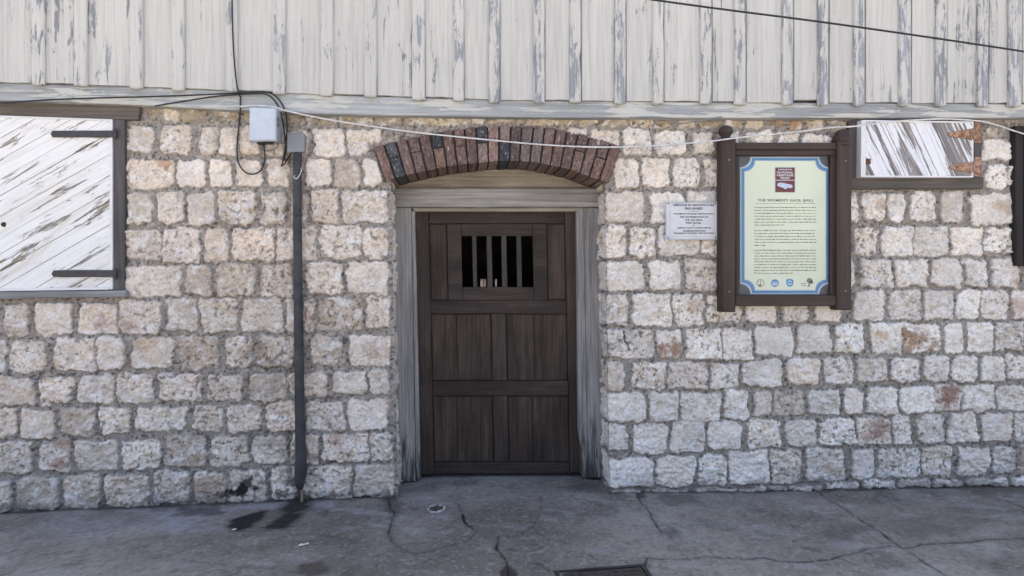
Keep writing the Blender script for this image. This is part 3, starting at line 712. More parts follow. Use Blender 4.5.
sh = mb.build('shutter', M_SHUT_L, win)
mb = MB(); mb.pprism([(109.3, 121), (112.3, 121), (112.5, 289), (109.5, 289)], YS-0.006, YS+0.03, bev=0.002)
mb.pprism([(-99, 112), (112.2, 119.2), (112.2, 121), (-99, 114)], YS-0.006, YS+0.03, bev=0.002); mb.build('edge_strip', M_WHITE, win)
mb = MB(); mb.pprism([(-99, 290), (109, 287), (109, 289.6), (-99, 292.5)], YS-0.006, YS+0.03, bev=0.002); mb.build('edge_strip', M_WHITE, win)
for ya, yb, xl in ((130.3, 137.2, 50), (270, 277.3, 51)):
    mb = MB(); mb.pprism([(xl, (ya+yb)/2), (xl+2, ya+.3), (115, ya), (115, yb), (xl+2, yb-.3)], YS-0.016, YS-0.002, bev=0.003, seg=0.06, jit=0.0012)
    mb.tube([at3(115.5, ya-1.5, YS-0.014), at3(115.5, yb+1.5, YS-0.014)], 0.009, 8, sub=1); mb.build('strap_hinge', M_STRAP, win)
# knot hole on the shutter
mb = MB(); mb.tube([at3(4, 224.5, YS-0.004), at3(4, 224.5, YS+0.01)], 0.017, 7, sub=1, smooth=False); mb.build('knot', plain('knot_brown', (0.06, 0.045, 0.03), 0.9), win)

# small right window
mb = MB(); mb.pprism([(846, 177.8), (984, 177), (984, 188.5), (846, 189)], YW-0.01, 0.12, bev=0.005, seg=0.12, jit=0.0015)
win = mb.build('window', M_DARKPOSTX, B)
mb = MB(); mb.pprism([(849, 121), (863.5, 121), (863.5, 178), (849, 178)], YW, 0.12, bev=0.004, seg=0.1, jit=0.001); mb.build('frame_post', M_DARKPOST, win)
mb = MB(); mb.pprism([(974.5, 121), (982, 121), (982, 177), (974.5, 177)], YW, 0.12, bev=0.004, seg=0.1, jit=0.001); mb.build('frame_post', M_DARKPOST, win)
YR = -0.075
rect = [at(865.5, 121.3, YR), at(973, 122.6, YR), at(972.8, 176, YR), at(865, 175.8, YR)]
mb = MB(); planks(mb, rect, A_R, 0.06, 0.10, YR, 0.022, 9); sh = mb.build('shutter', M_SHUT_R, win)
mb = MB(); mb.pprism([(861.6, 120), (866.2, 120), (865.8, 177.2), (861, 177)], YR-0.008, YR+0.05, bev=0.002)
mb.pprism([(866.2, 119.9), (973.8, 121.4), (973.8, 123), (866.2, 121.6)], YR-0.006, YR+0.03, bev=0.002)
mb.pprism([(866, 175.4), (973.6, 176), (973.6, 177.4), (866, 177.2)], YR-0.006, YR+0.03, bev=0.002)
mb.pprism([(972.2, 123), (973.8, 123), (973.6, 176), (972, 176)], YR-0.006, YR+0.03, bev=0.002); mb.build('edge_strip', M_WHITE, win)
for (tip, ya, yb, lp) in ((949, 131, 137, (122.5, 142.5)), (951, 164, 170, (157, 176.5))):
    ym = (ya+yb)/2
    mb = MB(); mb.pprism([(tip, ym-1.6), (tip+3, ym-2.4), (972, ya-2.6), (972, yb+2.6), (tip+3, ym+2.4), (tip, ym+1.6)], YR-0.011, YR-0.001, bev=0.002)
    mb.pprism([(974.5, lp[0]), (981.5, lp[0]), (981.5, lp[1]), (974.5, lp[1])], YW-0.012, YW+0.001, bev=0.002)
    mb.tube([at3(973.3, ya-2.5, YR-0.006), at3(973.3, yb+2.5, YR-0.006)], 0.008, 8, sub=1)
    mb.build('strap_hinge', M_RUST, win)
mb = MB(); mb.prect(866.5, 871, 158.5, 164, YR-0.012, YR, bev=0.002); mb.build('latch', plain('latch_rust', (0.12, 0.06, 0.03), 0.85), win)

# window at the right edge of the picture: dark frame and dark closed shutter
mb = MB(); mb.pprism([(1015.5, 126), (1023.5, 126), (1023.5, 266), (1016, 266)], YW-0.02, 0.12, bev=0.005, seg=0.12, jit=0.001)
mb.pprism([(1023.6, 126), (1140, 126), (1140, 133), (1023.6, 133)], YW-0.02, 0.12, bev=0.004); mb.pprism([(1023.6, 259), (1140, 258), (1140, 265), (1023.6, 266)], YW-0.02, 0.12, bev=0.004)
mb.pprism([(1132, 133.2), (1140, 133.2), (1140, 257.8), (1132, 257.8)], YW-0.02, 0.12, bev=0.004)
MDK = wood('black_brown_wood', (0.035, 0.030, 0.028), (0.016, 0.014, 0.013), 'z')
win = mb.build('window', MDK, B)
mb = MB()
for k in range(6):
    a = 1024+k*18; mb.prect(a, a+17.7, 133.3, 258.5, YW, YW+0.03, bev=0.003)
mb.build('shutter', MDK, win)

# ---- body of the building behind the front
x0_, x1_ = GX[0], GX[-1]
mb = MB()
def plainbox(mb, x0, x1, y0, y1, z0, z1):
    v = [(x, y, z) for x in (x0, x1) for y in (y0, y1) for z in (z0, z1)]
    mb.add(v, [(0, 1, 3, 2), (4, 6, 7, 5), (0, 4, 5, 1), (2, 3, 7, 6), (0, 2, 6, 4), (1, 5, 7, 3)])
plainbox(mb, x0_-0.3, x0_, 0.0, 6.0, -0.6, TOPZ); mb.build('side_wall', M_PLASTER, B)
mb = MB(); plainbox(mb, x1_, x1_+0.3, 0.0, 6.0, -0.6, TOPZ); mb.build('side_wall', M_PLASTER, B)
mb = MB(); plainbox(mb, x0_, x1_, 5.75, 6.0, -0.6, TOPZ); mb.build('rear_wall', M_PLASTER, B)
zb = at(512, 100)[1]
mb = MB(); plainbox(mb, x0_+.001, x1_-.001, -0.040, 0.02, zb-0.02, TOPZ-.002); mb.build('upper_backing', M_DARKPOST, B)
mb = MB(); plainbox(mb, x0_-0.35, x1_+0.35, -0.22, 6.3, TOPZ+0.003, TOPZ+0.12); mb.build('roof', M_ROOF, B)
# boards beyond the picture on both sides
mb = MB(); xe = at(-130, 0, YB)[0]; xf = at(1150, 0, YB)[0]
zz0 = at(-130, 96, YBEAM)[1]
plainbox(mb, x0_, xe-.004, YB, -0.05, zz0, TOPZ-.004); mb.build('end_boarding', M_BOARD, B); mb = MB(); plainbox(mb, xf+.004, x1_, YB, -0.045, at(1150, 117, YBEAM)[1], TOPZ-.004); mb.build('end_boarding', M_BOARD, B)

# ------------------------------------------------------------------ ground
fx0, fx1 = at(-40, 300)[0]-0.2, at(1064, 300)[0]+0.2
def geo(a, b, s0, k=1.35):
    o = []; x = a; s = s0
    while x < b: x += s; s *= k; o.append(x)
    return o
PX = np.concatenate([[fx0-v for v in geo(0.0, 300, 0.05)][::-1], np.arange(fx0, fx1, 0.0075), [fx1+v for v in geo(0.0, 300, 0.05)]])
PY = np.concatenate([[-1.75-v for v in geo(0.0, 300, 0.03)][::-1], np.arange(-1.75, 0.46, 0.009), [0.46+v for v in geo(0.0, 300, 0.05)]])
GXm, GYm = np.meshgrid(PX, PY, indexing='ij')
def on_ground(px, py):
    d = ray(px, py); t = -HC/d[2]
    for _ in range(12):
        p = CAMP+d*t; t += (gz(p[0])-p[2])/d[2]
    p = CAMP+d*t; return (float(p[0]), float(p[1]))
zg = gz(GXm)
wx = (fbm(GXm, GYm, 0.12, 3, 701)-0.5)*0.03; wy = (fbm(GXm, GYm, 0.12, 3, 733)-0.5)*0.03
XX, YY = GXm+wx, GYm+wy
near = (GYm > -3) & (GYm < 0.6) & (np.abs(GXm) < 6.5)
zg = zg+np.where(near, (fbm(GXm, GYm, 0.35, 3, 750)-0.5)*0.018+(fbm(GXm, GYm, 0.03, 3, 760)-0.5)*0.003, 0)
a1 = fbm(GXm, GYm, 0.8, 4, 770); a2 = fbm(GXm*0.8+GYm*0.6, (GYm-GXm*0.5)*1.6, 0.16, 5, 790); a3 = fbm(GXm, GYm, 0.022, 3, 810)
gc = mix(C(0.136, 0.127, 0.115), C(0.252, 0.238, 0.218), (sstep(0.2, 0.8, a1*0.65+a2*0.35))[..., None])
gc = gc*(0.88+0.24*a3)[..., None]
gc = mix(gc, C(0.27, 0.272, 0.28), (sstep(0.56, 0.72, fbm(GXm*0.8-GYm*0.5, GYm*2.0+GXm*0.6, 0.22, 5, 830))*0.5)[..., None])
gc = mix(gc, C(0.058, 0.055, 0.054), (sstep(0.60, 0.72, fbm(GXm, GYm, 0.19, 5, 850))*0.35)[..., None])
gc = mix(gc, C(0.115, 0.10, 0.088), (sstep(0.56, 0.74, fbm(GXm, GYm, 0.5, 4, 870))*0.45)[..., None])
gc = mix(gc, C(0.40, 0.375, 0.335)*(0.8+0.4*a1)[..., None], (1-sstep(-4.2, -3.6, GYm))[..., None])  # unseen pale street beyond the pavement, added to bounce warm sunlight onto the wall
spk = sstep(0.72, 0.80, vnoise(GXm, GYm, 0.03, 881)); gc = mix(gc, C(0.045, 0.043, 0.043), (spk*0.25)[..., None])
gc = gc*(0.86+0.28*vnoise(GXm, GYm, 0.012, 884))[..., None]
spk = sstep(0.76, 0.84, vnoise(GXm, GYm, 0.018, 883)); gc = mix(gc, C(0.30, 0.295, 0.285), (spk*0.45)[..., None])
cracks = [([(387, 497), (391, 506), (395, 514), (392, 522), (389.5, 531), (391, 541)], 0.0038, 1), ([(391, 541), (404, 549), (420, 552.5), (436, 549), (450, 545), (465, 541), (472, 536), (477, 531.5), (469, 525), (465, 519), (461, 510), (457, 503)], 0.003, .8),
          ([(477, 532), (487, 537.5), (505, 537.5), (522, 535.5), (533, 527), (540, 512), (542, 496)], 0.0025, .6), ([(463, 513), (466, 523), (470, 526)], 0.009, 1), ([(497, 537), (497.5, 549.5), (503, 557), (506.6, 562), (509.5, 571), (511, 580)], 0.006, 1),
          ([(636, 492), (641, 501), (652, 517), (658, 527), (662, 534)], 0.004, .85), ([(643, 567), (648, 558), (662, 559.5), (682, 559), (707, 556), (724, 557.5), (749, 559.5), (762, 557), (783, 562), (805, 562), (833, 559), (850, 554), (868, 549), (893, 546), (904, 548.5), (923, 544), (968, 542), (995, 540), (1030, 537)], 0.0048, 1),
          ([(814, 489), (836, 503), (860, 519), (882, 534), (903, 548), (924, 562), (945, 576), (960, 586)], 0.0055, .95), ([(1000, 498), (1012, 503), (1030, 509)], 0.006, .9), ([(536, 564), (545, 569), (553, 572)], 0.004, .8), ([(648, 558), (600, 556), (570, 557)], 0.002, .45), ([(690, 540), (708, 548), (716, 556)], 0.002, .5), ([(180, 560), (240, 568), (300, 572)], 0.002, .4)]
cm = np.zeros(GXm.shape); cg = np.zeros(GXm.shape)
for pts, w, a in cracks:
    P = [on_ground(*p) for p in pts]; pa = np.array(P)
    i0, i1 = np.searchsorted(PX, [pa[:, 0].min()-0.1, pa[:, 0].max()+0.1]); k0, k1 = np.searchsorted(PY, [pa[:, 1].min()-0.1, pa[:, 1].max()+0.1])
    d = seg_dist(XX[i0:i1, k0:k1]+0.0*0, YY[i0:i1, k0:k1], [(p[0]+0.0, p[1]) for p in P])
    wv = w*0.62*(0.2+1.4*vnoise(GXm[i0:i1, k0:k1], GYm[i0:i1, k0:k1], 0.06, 905))
    cm[i0:i1, k0:k1] = np.maximum(cm[i0:i1, k0:k1], (1-sstep(wv*0.6, wv*1.8+0.003, d))*a*np.clip(0.35+1.1*vnoise(GXm[i0:i1, k0:k1], GYm[i0:i1, k0:k1], 0.1, 907), 0, 1))
    cg[i0:i1, k0:k1] = np.maximum(cg[i0:i1, k0:k1], (1-sstep(0.0, 0.05, d))*a)
zg -= cm*0.010
gc = mix(gc, gc*0.72, (cg*sstep(0.35, 0.65, a2))[..., None])
gc = mix(gc, C(0.018, 0.016, 0.015), cm[..., None])
def gstain(poly, c, a, soft=0.03, wob=0.05):
    global gc
    P = [on_ground(*p) for p in poly]; pa = np.array(P); cxy = pa.mean(0)
    i0, i1 = np.searchsorted(PX, [pa[:, 0].min()-0.2, pa[:, 0].max()+0.2]); k0, k1 = np.searchsorted(PY, [pa[:, 1].min()-0.2, pa[:, 1].max()+0.2])
    xs, ys = XX[i0:i1, k0:k1], YY[i0:i1, k0:k1]
    r = np.zeros(xs.shape, bool); n = len(P)
    for i in range(n):
        (x1, z1), (x2, z2) = P[i], P[(i+1) % n]
        if z1 != z2: r ^= ((z1 > ys) != (z2 > ys)) & (xs < (x2-x1)*(ys-z1)/(z2-z1)+x1)
    d = seg_dist(xs, ys, P+[P[0]]); d = np.where(r, -d, d)+(a2[i0:i1, k0:k1]-0.5)*wob*2
    t = ((1-sstep(-soft, soft, d))*a)[..., None]
    gc[i0:i1, k0:k1] = mix(gc[i0:i1, k0:k1], C(*c)*(0.75+0.5*a3[i0:i1, k0:k1])[..., None], t)
gstain([(170, 512), (260, 503), (330, 500), (330, 506), (230, 510), (180, 530), (150, 530)], (0.29, 0.30, 0.33), .55, 0.05, 0.12)
gstain([(40, 526), (120, 514), (170, 512), (150, 530), (60, 545)], (0.27, 0.275, 0.29), .3, 0.06, 0.12)
gstain([(228, 530), (232, 522), (240, 517), (255, 512), (266, 510.5), (268, 514), (262, 521), (250, 528), (238, 532)], (0.016, 0.017, 0.017), .95, 0.030, 0.04)
gstain([(271, 527), (275, 520), (284, 513), (289, 505), (292, 494), (306, 494), (304, 508), (299, 516), (290, 523), (280, 528)], (0.014, 0.012, 0.011), .95, 0.035, 0.10)
gstain([(262, 518), (285, 506), (288, 498), (310, 497), (312, 512), (300, 524), (284, 530), (274, 528)], (0.05, 0.047, 0.046), .35, 0.05, 0.12)
gstain([(174, 516), (182, 508), (205, 505), (222, 506), (222, 513), (205, 516), (190, 519)], (0.05, 0.052, 0.058), .7, 0.03, 0.08)
gstain([(300, 565), (312, 562), (330, 569), (318, 576), (300, 574)], (0.05, 0.042, 0.036), .7, 0.03, 0.05)
gstain([(502, 580), (501, 572), (508, 567), (514, 572), (516, 580)], (0.03, 0.027, 0.024), .85, 0.012, 0.05)
gstain([(640, 484), (648, 488), (646, 499), (637, 499), (632, 488)], (0.04, 0.037, 0.034), .8, 0.02, 0.03)
gstain([(660, 530), (670, 527), (675, 532), (668, 535)], (0.04, 0.036, 0.034), .4, 0.015, 0.03)
gstain([(820, 528), (850, 520), (870, 530), (850, 542), (830, 540)], (0.105, 0.092, 0.083), .5, 0.04, 0.08)
gstain([(890, 520), (960, 508), (1000, 520), (940, 538), (900, 536)], (0.115, 0.102, 0.092), .5, 0.05, 0.08)
gstain([(960, 488), (1030, 484), (1030, 494), (985, 496)], (0.085, 0.078, 0.066), .6, 0.04, 0.06)
gstain([(385, 497), (400, 494), (402, 512), (392, 518), (384, 512)], (0.045, 0.044, 0.046), .55, 0.03, 0.06)
gstain([(560, 486), (600, 484), (604, 492), (570, 494)], (0.05, 0.05, 0.054), .5, 0.04, 0.06)
gstain([(660, 496), (695, 494), (700, 503), (668, 506)], (0.06, 0.058, 0.058), .5, 0.04, 0.06)
# dirt gathered along the foot of the wall
ft = 1-sstep(0.0, 0.05, np.abs(GYm+0.02)+(a2-0.5)*0.06); ft = ft*((GXm < at(396, 496)[0]) | (GXm > at(608, 491)[0]))
gc = mix(gc, C(0.045, 0.040, 0.034), (ft*0.7)[..., None])
gi = np.arange(GXm.size).reshape(GXm.shape)
GQ = np.stack([gi[:-1, :-1], gi[1:, :-1], gi[1:, 1:], gi[:-1, 1:]], -1).reshape(-1, 4)
gnd = np_mesh('pavement', np.stack([GXm, GYm, zg], -1).reshape(-1, 3), GQ, np.clip(gc, 0.008, 0.9).reshape(-1, 3), M_GROUND)
gnd['kind'] = 'structure'
def gh(x, y):
    return float(zg[min(np.searchsorted(PX, x), len(PX)-1), min(np.searchsorted(PY, y), len(PY)-1)])

# ------------------------------------------------------------------ things on the ground
# iron cover at the bottom edge
p0, p1 = on_ground(553.5, 571.5), on_ground(643.5, 567.0)
vx, vy = p1[0]-p0[0], p1[1]-p0[1]; wl = math.hypot(vx, vy); ang = math.atan2(vy, vx)
cz = gh((p0[0]+p1[0])/2, p0[1])
mc = thing('manhole_cover', (*p0, cz), 'rusty dark iron cover with raised rim set in the pavement', 'manhole cover')
def loc2(u, v): return (p0[0]+u*math.cos(ang)+v*math.sin(ang), p0[1]+u*math.sin(ang)-v*math.cos(ang))
def slab(mb, u0, u1, v0, v1, z0, z1):
    c = [loc2(u0, v0), loc2(u1, v0), loc2(u1, v1), loc2(u0, v1)]
    mb.add([(x, y, z0) for x, y in c]+[(x, y, z1) for x, y in c], [(0, 1, 2, 3), (4, 7, 6, 5), (0, 4, 5, 1), (1, 5, 6, 2), (2, 6, 7, 3), (3, 7, 4, 0)])
mb = MB(); t = 0.022; zt = cz+0.012
slab(mb, 0, wl, 0, t, cz-.05, zt); slab(mb, 0, wl, wl-t, wl, cz-.05, zt); slab(mb, 0, t, t+.0005, wl-t-.0005, cz-.05, zt); slab(mb, wl-t, wl, t+.0005, wl-t-.0005, cz-.05, zt); mb.build('rim', M_METAL2, mc)
mb = MB(); slab(mb, t+.006, wl-t-.006, t+.006, wl-t-.006, cz-.04, cz+0.008)
for i in range(11):
    for j in range(11):
        u, v = 0.05+i*(wl-0.1)/10, 0.05+j*(wl-0.1)/10; s_ = 0.012
        slab(mb, u-s_, u+s_, v-s_, v+s_, cz+0.0081, cz+0.0115)
mb.build('lid', M_METAL, mc)
# pipe stub
gx_, gy_ = on_ground(436.5, 509.5); z0 = gh(gx_, gy_)
ps = thing('pipe_stub', (gx_, gy_, z0), 'broken pale pipe end filled with dirt, sunk in the pavement near the door', 'pipe end')
mb = MB(); n = 28; vs = []; fs = []
for k in range(n):
    t = 2*PI*k/n; hgt = 0.010+0.006*math.sin(t+1)+random.uniform(-.002, .003)
    for r_, z_ in ((0.061, -0.02), (0.060, hgt), (0.050, hgt+.001), (0.046, -0.015)): vs.append((gx_+r_*math.cos(t), gy_+r_*math.sin(t), z0+z_))
for k in range(n):
    j = (k+1) % n
    for a in range(3): fs.append((k*4+a, j*4+a, j*4+a+1, k*4+a+1))
mb.add(vs, fs); mb.build('rim', M_RIMWHITE, ps)
mb = MB(); vs = [(gx_, gy_, z0+0.006)]; fs = []
for ring in range(1, 5):
    for k in range(n): t = 2*PI*k/n; r_ = 0.049*ring/4; vs.append((gx_+r_*math.cos(t), gy_+r_*math.sin(t), z0+0.004+random.uniform(-.004, .005)))
for k in range(n): fs.append((0, 1+k, 1+(k+1) % n))
for ring in range(3):
    for k in range(n): a = 1+ring*n; fs.append((a+k, a+n+k, a+n+(k+1) % n, a+(k+1) % n))
mb.add(vs, fs); mb.build('dirt_fill', M_DEBRIS, ps)
def scrap(px, py, w, h, label):
    x, y = on_ground(px, py); z = gh(x, y)+0.004
    mb = MB(); vs = []; n = 5
    for i in range(n):
        for j in range(3): vs.append((x+(i/(n-1)-.5)*w+random.uniform(-.003, .003), y+(j/2-.5)*h+(i-2)*h*.2, z+random.uniform(0, .006)))
    fs = [(i*3+j, i*3+3+j, i*3+4+j, i*3+1+j) for i in range(n-1) for j in range(2)]
    m_ = len(vs); vs += [(a, b, c-0.003) for a, b, c in vs]; fs += [tuple(q+m_ for q in f[::-1]) for f in fs]
    rim = [0, 3, 6, 9, 12, 13, 14, 11, 8, 5, 2, 1]
    for a, b in zip(rim, rim[1:]+rim[:1]): fs.append((a, a+m_, b+m_, b))
    mb.add(vs, fs); o = mb.build('paper_scrap', M_PAPER, None, (x, y, z)); tag(o, label, 'litter')
scrap(303.5, 544.5, 0.050, 0.018, 'torn white paper scrap lying on the bare concrete')
scrap(234, 530.5, 0.018, 0.014, 'tiny white scrap at the edge of the dark oil stain')

# four pale pegs on the sill behind the bars
for (a, b, w_) in ((480.3, 483.4, 'leftmost and widest of four pale wooden stubs behind the door bars'), (484.2, 486.1, 'thin pale wooden stub close to the left side of the second bar'),
                   (490.9, 492.6, 'thin dull wooden stub just right of the second bar'), (495.0, 496.9, 'rightmost of four pale wooden stubs behind the door bars')):
    mb = MB(); mb.prect(a, b, 279.2, 288, YD+0.040, YD+0.055, bev=0.003)
    lx, lz = at((a+b)/2, 288, YD+0.04)
    tag(mb.build('wooden_stub', M_PALEWOOD, None, (lx, YD+0.04, lz)), w_, 'wood stub', 'pale stubs standing behind the door bars')

# ------------------------------------------------------------------ meter box, junction box, conduit, cables
YM = -0.215
x, z = at(262, 141, YM)
bxo = thing('meter_box', (x, 0, z), 'pale grey electrical box with side latch hung under the beam', 'electrical box')
mb = MB(); mb.pprism([(250.5, 108.5), (275.5, 109), (275.5, 139), (250.5, 139.5)], YM+0.035, -0.012, bev=0.006); mb.build('case', M_BOXRIM, bxo)
mb = MB(); mb.pprism([(249.3, 107.2), (275.8, 107.8), (275.6, 140.2), (249, 141)], YM, YM+0.034, bev=0.007); mb.build('lid', M_BOX, bxo)
X0, Z0 = at(275.7, 120, YM+0.03)
mb = MB(); plainbox(mb, X0-0.002, X0+0.012, YM+0.02, YM+0.075, Z0-0.035, Z0+0.02)
mb.tube([(X0+0.014, YM+0.03, Z0-0.025), (X0+0.016, YM+0.045, Z0+0.01)], 0.005, 8, sub=1); mb.build('latch', M_SCREW, bxo)
mb = MB(); Xc, Zc = at(262, 139, YM+0.1)
mb.lathe(Xc, YM+0.1, [(0.03, Zc-0.035), (0.034, Zc-0.01), (0.03, Zc+0.01)], 12); mb.lathe(Xc+0.05, YM+0.12, [(0.018, Zc-0.03), (0.02, Zc-0.01), (0.018, Zc+0.01)], 12); mb.build('cable_gland', M_PIPE, bxo)
YJ = -0.085
x, z = at(295, 152, YJ)
jb = thing('junction_box', (x, 0, z), 'small mid grey junction box on top of the black conduit', 'junction box')
mb = MB(); mb.pprism([(287.6, 133.5), (304, 134), (304, 151.5), (287.6, 152)], YJ+0.012, -0.008, bev=0.004); mb.build('case', M_GREYBOX, jb)
mb = MB(); mb.pprism([(287, 132.8), (304.6, 133.4), (304.6, 152), (287, 152.4)], YJ, YJ+0.0115, bev=0.004); mb.build('lid', M_GREYBOX, jb)
mb = MB()
pp = [(297.6, 152.5, -0.055), (297.3, 200, -0.058), (297.8, 260, -0.06), (298.6, 330, -0.062), (299.6, 400, -0.064), (300.6, 447, -0.066), (300.8, 470, -0.066), (299.8, 482, -0.066), (300.2, 489, -0.06)]
mb.tube([at3(a, b, c) for a, b, c in pp], [0.029, 0.029, 0.03, 0.031, 0.033, 0.036, 0.043, 0.036, 0.018], 14)
x, z = at(300, 490, -0.06)
pipe = thing('conduit_pipe', (x, -0.06, z), 'tall black plastic conduit pipe running down the stone wall', 'pipe')
mb.build('tube', M_PIPE, pipe)
mb = MB(); xs2, zs2 = at(301.8, 481, -0.03); mb.tube([(xs2, -0.05, zs2+0.05), (xs2+0.004, -0.045, zs2-0.04), (xs2+0.003, -0.045, gz(xs2)-0.01)], 0.009, 8); mb.build('inner_pipe', plain('tan_pipe', (0.30, 0.24, 0.16), 0.7), pipe)
for yy in (215, 345):
    xx, zc = at(np.interp(yy, [152, 260, 400], [297.6, 297.8, 299.6]), yy, -0.06)
    mb = MB(); mb.lathe(xx, -0.06, [(0.033, zc-0.008), (0.0345, zc), (0.033, zc+0.008)], 14); mb.build('band', M_PIPE, pipe)

def cable(name, pts, r, mat, label, cat='cable', group=None):
    P = [at3(*p) for p in pts]; mb = MB(); mb.tube(P, r, 8, sub=8)
    o = mb.build(name, mat, None, P[-1]); tag(o, label, cat, group); return o
cable('black_cable', [(-120, 112, -0.086), (30, 101, -0.086), (80, 98.5, -0.086), (135, 97, -0.086), (190, 95.2, -0.088), (232, 93.3, -0.10), (262, 92, -0.10), (274, 95, -0.095), (283, 106, -0.088), (287, 122, -0.07), (286, 142, -0.07), (283, 160, -0.055), (281.5, 166, -0.05), (285, 163, -0.05), (291, 153, -0.05)], 0.0048, M_CABLE, 'long black cable along the beam, dropping behind the grey box')
cable('black_cable', [(155, 106, -0.085), (185, 101, -0.087), (215, 96.5, -0.095), (236, 94.6, -0.106), (258, 93.6, -0.106), (268, 95, -0.10), (277, 104, -0.088), (282, 118, -0.05), (285, 138, -0.05), (286, 152, -0.05), (284, 160, -0.042), (288, 158, -0.04), (293, 151, -0.045)], 0.0048, M_CABLE, 'shorter black cable rising from the stones to join the beam cable')
cable('thin_cable', [(232, -40, -0.124), (232, 0, -0.124), (233, 40, -0.124), (235.5, 75, -0.124), (238.5, 93, -0.118), (241, 97, -0.092)], 0.0046, M_CABLE, 'thin black cable hanging down the painted planks beside a batten')
cable('loop_cable', [(240.5, 97, -0.092), (240.3, 108, -0.088), (240, 114, -0.06), (238.5, 130, -0.045), (237, 150, -0.04), (239, 164, -0.045), (246, 172.5, -0.05), (254, 174, -0.05), (261, 170, -0.055), (264.5, 161, -0.06), (264.5, 150, -0.08), (263, 143, -0.11)], 0.005, M_CABLE, 'black cable looping below the pale electrical box')
cable('grey_cable', [(259, 145, -0.1), (262, 150, -0.06), (270, 150.5, -0.05), (277, 147, -0.07), (278.5, 142, -0.1)], 0.0055, M_GREYBOX, 'short grey cable hanging in a curve under the electrical box')
cable('white_wire', [(299.5, 152, -0.045), (300, 166, -0.045), (296, 174, -0.07), (294, 177, -0.095), (297, 178.5, -0.098), (301, 172, -0.095), (301, 167, -0.06), (300, 158, -0.045)], 0.003, M_WCABLE, 'thin pale wire curled round the conduit under the small box')
cable('white_cable', [(240, 106.5, -0.10), (258, 105.5, -0.14), (276, 107.5, -0.15), (285, 110.5, -0.13), (310, 116, -0.09), (340, 121.5, -0.075), (370, 126, -0.07), (405, 131, -0.07), (440, 135, -0.07), (490, 140, -0.07), (540, 144.5, -0.07), (590, 147, -0.07), (640, 146.5, -0.08), (690, 143, -0.12), (717, 140.5, -0.20), (735, 138, -0.20), (770, 134.5, -0.14), (800, 131.5, -0.14), (832, 127.5, -0.19), (853, 126.5, -0.20), (872, 124, -0.13), (900, 121, -0.1), (940, 119, -0.1), (976, 120.8, -0.11), (995, 124.5, -0.09), (1024, 134, -0.07), (1080, 150, -0.06)], 0.0055, M_WCABLE, 'long thin white cable sagging across the wall from box to signboard and beyond')
P = [at3(x, y, -0.75) for x, y in ((380, -42), (655, 0), (840, 24.5), (1024, 51.5), (1200, 80))]
mb = MB(); mb.tube(P, 0.0062, 8, sub=8); tag(mb.build('overhead_wire', M_CABLE, None, P[0]), 'taut black overhead wire slanting in front of the painted planks', 'wire')
P = [at3(x, y, YBEAM-0.012) for x, y in ((630, 117.5), (660, 117.2), (672, 121), (682, 123.5), (700, 120.5), (722, 116.8))]
mb = MB(); mb.tube(P, 0.005, 8, sub=8); tag(mb.build('wire_end', M_GREYBOX, None, P[0]), 'short grey loose wire drooping below the beam above the signboard', 'wire')

# ------------------------------------------------------------------ plaque
YP = -0.052
x, z = at(691, 240, YP)
pl = thing('plaque', (x, 0, z), 'small white metal plaque with dark lettering fixed on the stones', 'plaque')
mb = MB(); mb.prect(665.8, 717.3, 202, 239.8, YP, YP+0.012, bev=0.002); mb.build('plate', M_PLAQUE, pl)
mb = MB(); e = [(666.3, 202.6), (716.8, 202.6), (716.8, 239.3), (666.3, 239.3)]
for (a, b, c, d) in ((666, 717, 202.2, 203), (666, 717, 238.6, 239.5), (666, 667, 203.1, 238.5), (716.2, 717.1, 203.1, 238.5), (669.8, 670.3, 206, 238)): mb.prect(a, b, c, d, YP-0.002, YP-0.0003, bev=0.0003)
mb.prect(670.4, 716, 236.4, 236.8, YP-0.002, YP-0.0003, bev=0.0003)
mb.build('rim', M_PLAQUERIM, pl)
PT = [('HERITAGE IN ARCHITECTURE', 673.2, 714.2, 203.9, 206.2), ('PAHI AWARD', 685.0, 702.6, 207.2, 209.8), ('presented by', 689, 699, 210.8, 211.8), ('THE JAMAICA NATIONAL HERITAGE TRUST', 673.6, 713.6, 213.1, 215.0), ('FOR THE PRESERVATION OF', 680, 708, 216.2, 217.8),
      ('THE OLD GAOL', 685, 702.4, 219, 221), ('PORT ROYAL', 686, 701, 222, 223.9), ('BY', 692.8, 694.4, 225.1, 226.2), ('JAMAICA PORTS CRUISES LIMITED', 677, 711.2, 227.2, 229), ('IN ASSOCIATION WITH', 683.4, 705.4, 230, 231.8), ('THE JAMAICA NATIONAL HERITAGE TRUST', 673.2, 714.6, 232.5, 234.3)]
for t, a, b, c, d in PT:
    (x0, z1), (x1, z0) = at(a, c, YP), at(b, d, YP)
    text_mesh('lettering', t, x0, x1, z0, z1, YP-0.0014, M_INK, pl, 0.012)
for a, b in ((668.3, 203.7), (715.6, 237.6), (715.4, 203.7), (668.3, 237.8)):
    mb = MB(); mb.tube([at3(a, b, YP-0.004), at3(a, b, YP+0.005)], 0.005, 10, sub=1); mb.build('screw', M_INK, pl)

